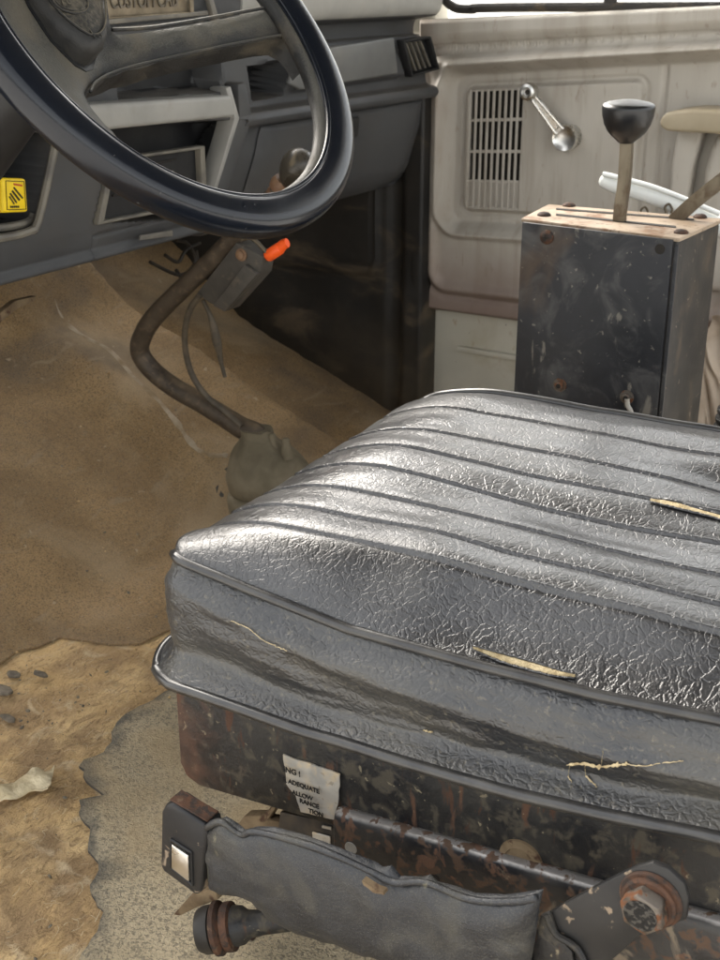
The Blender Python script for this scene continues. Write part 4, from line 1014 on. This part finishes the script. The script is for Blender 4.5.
# rail in front of the frame
RYY = .688
p0, p1 = AY(333, 813, RYY), AY(600, 889, RYY); q0, q1 = AY(333, 860, RYY), AY(560, 925, RYY); print('rail', p0, p1, q0, q1)
zr1 = (p0.z+p1.z)/2; zr0 = min(q0.z, zr1-.035)
bm = bmesh.new(); secs = [(.7015, zr1-.001), (RYY+.008, zr1+.0005), (RYY+.0035, zr1-.0012), (RYY+.001, zr1-.0045), (RYY, zr1-.010), (RYY, zr0), (RYY+.004, zr0), (RYY+.004, zr1-.012), (RYY+.010, zr1-.006), (.7015, zr1-.006)]
add_prism(bm, [(p0.x, y, z-.0107) for y, z in secs], (.06-p0.x, 0, .048), .0008, 1)
rail = finish('slide_rail', bm, 'rail', seat, angle=40)
for x, y, r in [(351, 848, .0055), (435, 880, .0048)]:
    bm = bmesh.new(); c = AY(x, y, RYY); add_lathe(bm, c+V(0, .0005, 0), (0, -1, 0), [(r, 0), (r, .0012), (r*.75, .0013), (r*.72, .0008), (.0001, .0008)], 18)
    rh = finish('rail_hole', bm, 'shelf' if x < 400 else 'slot', rail)
# welded washer on the frame
bm = bmesh.new(); c = AY(521, 860, .70); add_lathe(bm, c+V(0, .001, 0), (0, -1, 0), [(.018, 0), (.017, .003), (.012, .0045), (.0115, .0035), (.0001, .0035)], 28); finish('weld_washer', bm, 'rustlight', base)
# inner plate with small label and rusty tab
bm = bmesh.new(); q = [AY(x, y, .715) for x, y in [(280, 812), (345, 826), (345, 876), (280, 850), (276, 842)]]
add_prism(bm, q, (0, .004, 0), .001); ip = finish('inner_plate', bm, 'boxside', seat)
bm = bmesh.new(); q = [AY(x, y, .713) for x, y in [(312, 832), (330, 837), (330, 851), (313, 847)]]; add_prism(bm, q, (0, .0015, 0), .0003, 1)
for x, y, x2, y2 in [(322, 828, 331, 830), (321, 851, 331, 854)]:
    a, b = AY(x, y, .713), AY(x2, y2, .713); add_prism(bm, [a, b, b+V(0, 0, .0025), a+V(0, 0, .0025)], (0, .0012, 0))
finish('plate_label', bm, 'sticker', ip, smooth=False)
bm = bmesh.new(); q = [AY(x, y, .735) for x, y in [(236, 826), (244, 816), (262, 816), (272, 806), (276, 808), (268, 820), (281, 822), (281, 850), (250, 840)]]; add_prism(bm, q, (0, .012, 0), .002); finish('rusty_tab', bm, 'rustlight', seat)
# rusty foil sticker
yS = .6975
def SP(x, y): return AY(x, y, yS)
so_ = [SP(*p) for p in [(283, 755), (340, 774), (338, 800), (335, 819), (302, 811), (296, 796), (287, 784)]]
bm = bmesh.new(); o2 = [(p.x, p.z) for p in so_]
filled(bm, o2, .004, lambda u, v, e: (V(u, yS+.001*N(u, v, 0, 60)-(.0015 if v < o2[4][1]+.01 else 0), v), V(0, -1, 0)), .0012, jag=.0012)
st = finish('foil_sticker', bm, 'sticker', seat, angle=50); st['label'] = 'torn silver warning sticker on the rusty seat base'
xd = (SP(340, 774)-SP(283, 755)).normalized(); yd = V(0, 0, 1)
for body_, x, y, sz in [('ING !', 286, 769, .0072), ('R ADEQUATE', 285.5, 779, .0058), ('E . ALLOW', 287, 789, .0058), ('RANCE', 302, 800, .0058), ('TION', 311, 810, .0058)]:
    text('warning_text', body_, sz, SP(x, y)+V(0, -.0035, 0), xd, yd, 'ink', st, ext=.0002, bold=.00018)
# lower pivot bush on its rusty bracket
bm = bmesh.new(); q = [AY(x, y, .655) for x, y in [(173, 915), (190, 896), (214, 888), (218, 900), (196, 908), (180, 916)]]; add_prism(bm, q, (0, .012, 0), .001); finish('bracket_fin', bm, 'rustlight', seat)
bm = bmesh.new(); c0 = AY(198, 931, .640); ax_ = (AY(292, 918, .675)-c0).normalized()
add_lathe(bm, c0, ax_, [(.010, 0), (.0175, .002), (.020, .007), (.020, .014), (.0165, .016), (.0165, .020)], 32)
bsh = finish('pivot_bush', bm, 'rubberseal', seat)
bm = bmesh.new(); add_lathe(bm, c0+ax_*.0145, ax_, [(.0175, 0), (.0225, .002), (.0225, .006), (.018, .009), (.0205, .011), (.0205, .017), (.015, .019)], 32); finish('bush_washer', bm, 'rust', bsh)
bm = bmesh.new(); add_lathe(bm, c0+ax_*.032, ax_, [(.017, 0), (.016, .008), (.0115, .014), (.0105, .026), (.0105, .080)], 24); finish('pivot_tube', bm, 'steel', bsh)
bm = bmesh.new(); q = [AY(x, y, .69) for x, y in [(222, 985), (240, 930), (248, 930), (262, 965), (262, 1000)]]; add_prism(bm, q, (0, .006, 0), .001); finish('pivot_bracket', bm, 'rust', seat)
# rail support feet down to the floor (under the seat)
for x in (-.42, -.05):
    bm = bmesh.new(); add_box(bm, (x-.02, .76, .0), (x+.02, 1.10, .162 if x < -.2 else .20), .004); finish('floor_mount', bm, 'boxside', seat)

# ================================================================== SEAT BELT BUCKLE
bk = thing('belt_buckle', 'black vinyl sleeved seat belt buckle with square button bolted beside the seat', 'seat belt buckle', tuple(AY(400, 900, .61)))
BY = .612
def BP(x, y, Y=BY): return AY(x, y, Y)
sl_ = [(203, 833), (209, 826), (220, 822), (232, 829), (240, 835), (252, 832), (268, 833), (300, 843), (340, 858), (368, 870), (376, 875), (385, 873), (394, 884), (416, 884), (425, 881), (432, 888), (470, 900), (500, 902), (538, 897), (534, 916), (530, 945), (520, 1000), (430, 985), (380, 966), (330, 949), (292, 938), (268, 926), (250, 908), (236, 901), (216, 898), (205, 890), (202, 862)]
bm = bmesh.new(); o2 = [(BP(*p).x, BP(*p).z) for p in sl_]
filled(bm, o2, .005, lambda u, v, e: (V(u, BY+.0025*N(u, v, 0, 16)-.0008*N(u, v, 3, 45)-.004*sstep(0, .02, e)+.0018*N(u*.5, v, 7, 70)*sstep(0, .01, e)*(1-sstep(.012, .03, e)), v), V(0, -1, 0)), .009, round_=.005)
slv = finish('vinyl_sleeve', bm, 'sleeve', bk, angle=60)
bm = bmesh.new()
edge_ = [(206, 829), (220, 823), (240, 836), (254, 833), (300, 844), (340, 859), (372, 874), (394, 884), (425, 884), (470, 901), (515, 903), (536, 899)]
add_tube(bm, smooth_path([BP(*p)+V(0, .001, .0005) for p in edge_], 6), lambda t: .0026+.001*N(t*9, 0, 0), 8); finish('sleeve_welt', bm, 'sleeve', slv, angle=180)
bm = bmesh.new(); o3 = [(BP(*p).x, BP(*p).z) for p in [(369, 873), (378, 879), (390, 884), (391, 887), (380, 884), (370, 877)]]
filled(bm, o3, .002, lambda u, v, e: (V(u, BY-.010, v), V(0, -1, 0)), .006, jag=.001); o = finish('sleeve_tear', bm, 'rustlight', slv)
# buckle head
hd = [(161, 812), (165, 805), (171, 803), (206, 826), (208, 836), (204, 860), (201, 892), (196, 896), (163, 872), (160, 866)]
bm = bmesh.new(); add_prism(bm, [BP(*p) for p in hd], (0, .020, 0), .004, 3); hdO = finish('buckle_body', bm, 'bracket', bk, angle=40)
bm = bmesh.new(); q = [BP(x, y)+V(0, .003, .0008) for x, y in [(165, 804.5), (172, 801), (209, 824), (205, 827)]]
add_prism(bm, [BP(168, 803)+V(0, .002, .001), BP(206, 825.5)+V(0, .002, .0012), BP(206, 825.5)+V(0, .017, .0012), BP(168, 803)+V(0, .017, .001)], (0, 0, .0016), .0006, 1); finish('rusty_tongue_slot', bm, 'rust', hdO)
bm = bmesh.new(); q = [BP(*p)+V(0, -.0022, 0) for p in [(171, 837), (193, 851), (194, 886), (171, 868)]]
ring(bm, q, .17, (0, .004, 0), .0008); bf = finish('button_frame', bm, 'black', hdO)
bm = bmesh.new(); c = sum(q, V(0, 0, 0))/4; add_prism(bm, [p.lerp(c, .24)+V(0, -.001, 0) for p in q], (0, .004, 0), .001); finish('release_button', bm, 'chrome', bf)
# bracket plate and bolt
PY_ = .630
pp_ = [(525, 1000), (530, 940), (548, 914), (566, 903), (605, 882), (636, 867), (652, 863), (668, 869), (684, 884), (688, 898), (686, 920), (665, 928), (640, 936), (610, 962), (590, 1000)]
bm = bmesh.new(); add_prism(bm, [AY(x, y, PY_) for x, y in pp_], (0, .005, 0), .0012, 2); bpO = finish('anchor_plate', bm, 'bracket', bk, angle=40)
bm = bmesh.new(); add_tube(bm, smooth_path([AY(x, y, PY_-.003) for x, y in [(546, 914), (556, 934), (578, 950), (592, 985)]], 6), lambda t: .0026, 8); add_prism(bm, [AY(x, y, PY_-.004) for x, y in [(540, 916), (549, 912), (558, 938), (572, 952), (580, 1000), (535, 1000), (532, 945)]], (0, .004, 0), .0015); finish('sleeve_binding', bm, 'steel', bpO)
bc_ = AY(651, 899, PY_); bm = bmesh.new()
add_lathe(bm, bc_+V(0, .0005, 0), (0, -1, 0), [(.0198, 0), (.0205, .0012), (.0195, .003), (.0175, .0034), (.0177, .006), (.0160, .0072), (.0001, .0072)], 40); wsh = finish('bolt_washer', bm, 'rust', bk)
bm = bmesh.new(); add_hex(bm, bc_+V(0, -.006, 0), (-.06, -1, -.03), .0150, .0115, .0014); bh = finish('bolt_head', bm, 'bolt', wsh, angle=30)
bm = bmesh.new(); add_lathe(bm, bc_+V(-.0007, -.0176, -.0004), (-.06, -1, -.03), [(.0108, 0), (.0108, .0006), (.0001, .0008)], 28); finish('bolt_face', bm, 'boltface', bh)

# ================================================================== LEVER BOX
ZT = .528
FL_, FR_, BR_, BL_ = [AZ(x, y, ZT) for x, y in [(521, 218), (680, 238), (724, 218.5), (548, 204)]]
print('box', FL_, FR_, BR_, BL_)
bx = thing('lever_box', 'black painted steel lever box with a rusty cream slotted top', 'control box', (sum((FL_.x, FR_.x))/2, 1.46, .05))
cc = (FL_+FR_+BR_+BL_)/4
ins = [p.lerp(cc, .03) for p in (FL_, FR_, BR_, BL_)]
bm = bmesh.new(); add_prism(bm, [V(p.x, p.y, .0) for p in ins], (0, 0, ZT-.004), .004, 2); bb = finish('box_body', bm, 'boxside', bx, angle=40)
bm = bmesh.new(); yf = min(ins[0].y, ins[1].y)-.004
q = [AY(x, y, yf) for x, y in [(522, 222), (673, 240), (652, 470), (505, 430)]]; q[2] = V(q[1].x, yf, .12); q[3] = V(q[0].x, yf, .12)
add_prism(bm, q, (0, .004, 0), .0012); fp = finish('front_panel', bm, 'box', bb, angle=40)
bm = bmesh.new(); q1 = AY(673.5, 240, yf); q2 = AY(681, 241, yf+.003); add_prism(bm, [(q1.x+.001, yf+.002, .12), (ins[1].x+.002, yf+.002, .12), (ins[1].x+.002, yf+.002, ZT-.008), (q1.x+.001, yf+.002, ZT-.008)], (0, .004, 0), .001); finish('front_flange', bm, 'box', bb)
bm = bmesh.new(); add_prism(bm, [FL_, FR_, BR_, BL_], (0, 0, -.005), .0018, 2); tp = finish('top_plate', bm, 'boxtop', bx, angle=30)
bm = bmesh.new()
def TQ(x, y, dz=.0004): return AZ(x, y, ZT)+V(0, 0, dz)
for a_, b_, c_, d_ in [((556, 214), (676, 226.5), (676, 228.2), (556, 215.8)), ((556, 208.5), (694, 219), (694, 220.5), (556, 210))]:
    add_prism(bm, [TQ(*a_), TQ(*b_), TQ(*c_), TQ(*d_)], (0, 0, .0004))
finish('lever_slots', bm, 'slot', tp, smooth=False)
def screw(parent, c, axis, r, m_, cross=True, domed=True):
    bm = bmesh.new(); add_lathe(bm, c, axis, [(r, 0), (r*.98, r*.25), (r*.7, r*.5), (r*.25, r*.6), (.0001, r*.6)], 20); s_ = finish('screw', bm, m_, parent)
    return s_
for x, y in [(544, 215.5), (569, 206), (681, 233), (700, 217.5)]: screw(tp, AZ(x, y, ZT)-V(0, 0, .0005), (0, 0, 1), .0085, 'rust')
s_ = screw(fp, AY(547, 237, yf), (0, -1, 0), .0085, 'rust')
bm = bmesh.new(); c = AY(547, 237, yf)+V(0, -.0052, 0)
add_box(bm, (c.x-.004, c.y-.0004, c.z-.0009), (c.x+.004, c.y+.001, c.z+.0009), 0); add_box(bm, (c.x-.0009, c.y-.0005, c.z-.004), (c.x+.0009, c.y+.001, c.z+.004), 0); finish('cross_slot', bm, 'slot', s_, smooth=False)
bm = bmesh.new(); add_lathe(bm, AY(660, 249, yf)+V(0, .0003, 0), (0, -1, 0), [(.006, 0), (.006, .0009), (.0001, .0009)], 18); finish('panel_hole', bm, 'slot', fp)
for x, y in [(560, 385), (627, 397)]:
    bm = bmesh.new(); c = AY(x, y, yf); add_lathe(bm, c, (0, -1, 0), [(.0085, 0), (.0085, .0018), (.0001, .0018)], 20); add_hex(bm, c+V(0, -.0015, 0), (0, -1, 0), .0058, .004, .0006); bo_ = finish('panel_bolt', bm, 'bolt', fp, angle=30)
    bm = bmesh.new(); add_lathe(bm, c+V(0, -.0053, 0), (0, -1, 0), [(.003, 0), (.003, .0006), (.0001, .0006)], 12); finish('bolt_end', bm, 'slot', bo_)
bm = bmesh.new(); add_tube(bm, smooth_path([AY(x, y, yf-.006) for x, y in [(627, 399), (628, 406), (631, 412), (630, 420)]], 5), .003, 8); finish('wire_end', bm, 'sticker', fp)
# levers
LY = AZ(620, 221.5, ZT).y
def flatbar(pts, w_, th, name, par, Y):
    bm = bmesh.new(); P = [AY(x, y, Y) for x, y in pts]; P = smooth_path(P, 6); rows = []
    for i, p in enumerate(P):
        d = (P[min(i+1, len(P)-1)]-P[max(i-1, 0)]).normalized(); s = V(d.z, 0, -d.x).normalized()*w_/2
        rows.append([bm.verts.new(p+s+V(0, -th/2, 0)), bm.verts.new(p-s+V(0, -th/2, 0)), bm.verts.new(p-s+V(0, th/2, 0)), bm.verts.new(p+s+V(0, th/2, 0))])
    for A, B in zip(rows, rows[1:]):
        for k in range(4): bm.faces.new((A[k], A[(k+1) % 4], B[(k+1) % 4], B[k]))
    bm.faces.new(rows[0]); bm.faces.new(rows[-1][::-1])
    bmesh.ops.bevel(bm, geom=[e for e in bm.edges if e.calc_face_angle(0) > 1], offset=.001, segments=1, affect='EDGES')
    return finish(name, bm, 'lever', par, angle=30)
lv = flatbar([(619, 226), (621, 205), (624, 185), (626, 160), (627, 132)], .0140, .009, 'lever', bx, LY)
kc = AY(626, 140, LY); bm = bmesh.new()
add_lathe(bm, kc, (.02, -.04, 1), [(.009, -.003), (.012, .000), (.0175, .0045), (.0230, .0105), (.0272, .0185), (.0297, .028), (.0306, .036), (.0304, .0385), (.0293, .0405), (.026, .0420), (.014, .0445), (.0001, .0455)], 40)
finish('lever_knob', bm, 'knob', lv, angle=60)
Y2_ = AZ(680, 219, ZT).y
lv2 = flatbar([(674, 221), (690, 206), (712, 188), (762, 149)], .0165, .009, 'lever', bx, Y2_)
bm = bmesh.new(); add_lathe(bm, AY(760, 150.5, Y2_), AY(775, 138.5, Y2_)-AY(760, 150.5, Y2_), [(.009, -.003), (.012, .000), (.0175, .0045), (.0230, .0105), (.0272, .0185), (.0297, .028), (.0306, .036), (.0304, .0385), (.0293, .0405), (.026, .0420), (.014, .0445), (.0001, .0455)], 40)
finish('lever_knob', bm, 'knob', lv2, angle=60)
# white plastic handle behind the box
hy = 1.66; wh = thing('plastic_handle', 'glossy white curved plastic handle behind the black lever box', 'handle', tuple(AY(650, 210, hy)))
bm = bmesh.new()
add_tube(bm, smooth_path([AY(x, y, hy) for x, y in [(601, 178), (612, 184), (630, 189), (650, 195), (672, 203), (700, 216), (730, 232)]], 8), lambda t: interp([(0, .006), (.06, .0105), (.3, .0115), (1, .013)], t), 16, flat=.8)
hh = finish('handle_grip', bm, 'white', wh, angle=80)
bm = bmesh.new(); add_tube(bm, smooth_path([AY(x, y, hy-.008) for x, y in [(603, 174), (620, 178), (650, 186), (680, 197), (720, 214)]], 8), .0035, 8); finish('grip_rib', bm, 'white', hh, angle=80)
bm = bmesh.new(); add_prism(bm, [AY(x, y, hy+.004) for x, y in [(655, 196), (668, 199), (695, 212), (700, 240), (662, 235), (668, 212)]], (0, .012, 0), .003, 2)
p_ = AY(682, 235, hy+.008); add_box(bm, (p_.x-.012, p_.y-.008, .0), (p_.x+.012, p_.y+.008, p_.z), .002); finish('handle_stem', bm, 'white', wh)
bm = bmesh.new()
for x, y in [(644, 210), (668, 207)]:
    add_tube(bm, smooth_path([AY(x+a, y+b, hy-.01) for a, b in [(-2, 6), (-3, 0), (1, -3), (4, 2), (3, 6)]], 4), .0016, 8)
finish('wire_clip', bm, 'lever', wh, angle=80)
# crumpled cloth and black ribbed hose at the right edge
bm = bmesh.new(); cp = AY(716, 345, 1.95)
def cl_(i, j):
    u, v = i/39, j/59; x = cp.x-.012+.16*u; z = cp.z+.045-.40*v*(1 if u > .3 else .30+u*2.3)
    return (x, 1.95+.022*N(u*3, v*3, 2, 2)+.012*N(u, v, 9, 8)-.05*v, max(.012, z+.008*N(u, v, 5, 6)))
grid(bm, 40, 60, cl_); cloth = finish('crumpled_cloth', bm, 'cloth', angle=80)
tag(cloth, 'crumpled brown cloth hanging against the door beside the lever box', 'cloth')
c = AY(727, 402, 1.72); bm = bmesh.new(); prf = []; nk = int(c.z/.013)
for k in range(nk): prf += [(.034, .013*k), (.0345, .013*k+.005), (.029, .013*k+.0075), (.029, .013*k+.011)]
prf += [(.026, c.z), (.0001, c.z)]
add_lathe(bm, V(c.x, c.y, .0), (.10, 0, 1), prf, 28); tag(finish('ribbed_hose', bm, 'black', angle=60), 'black ribbed rubber hose standing behind the seat at the right edge', 'hose')
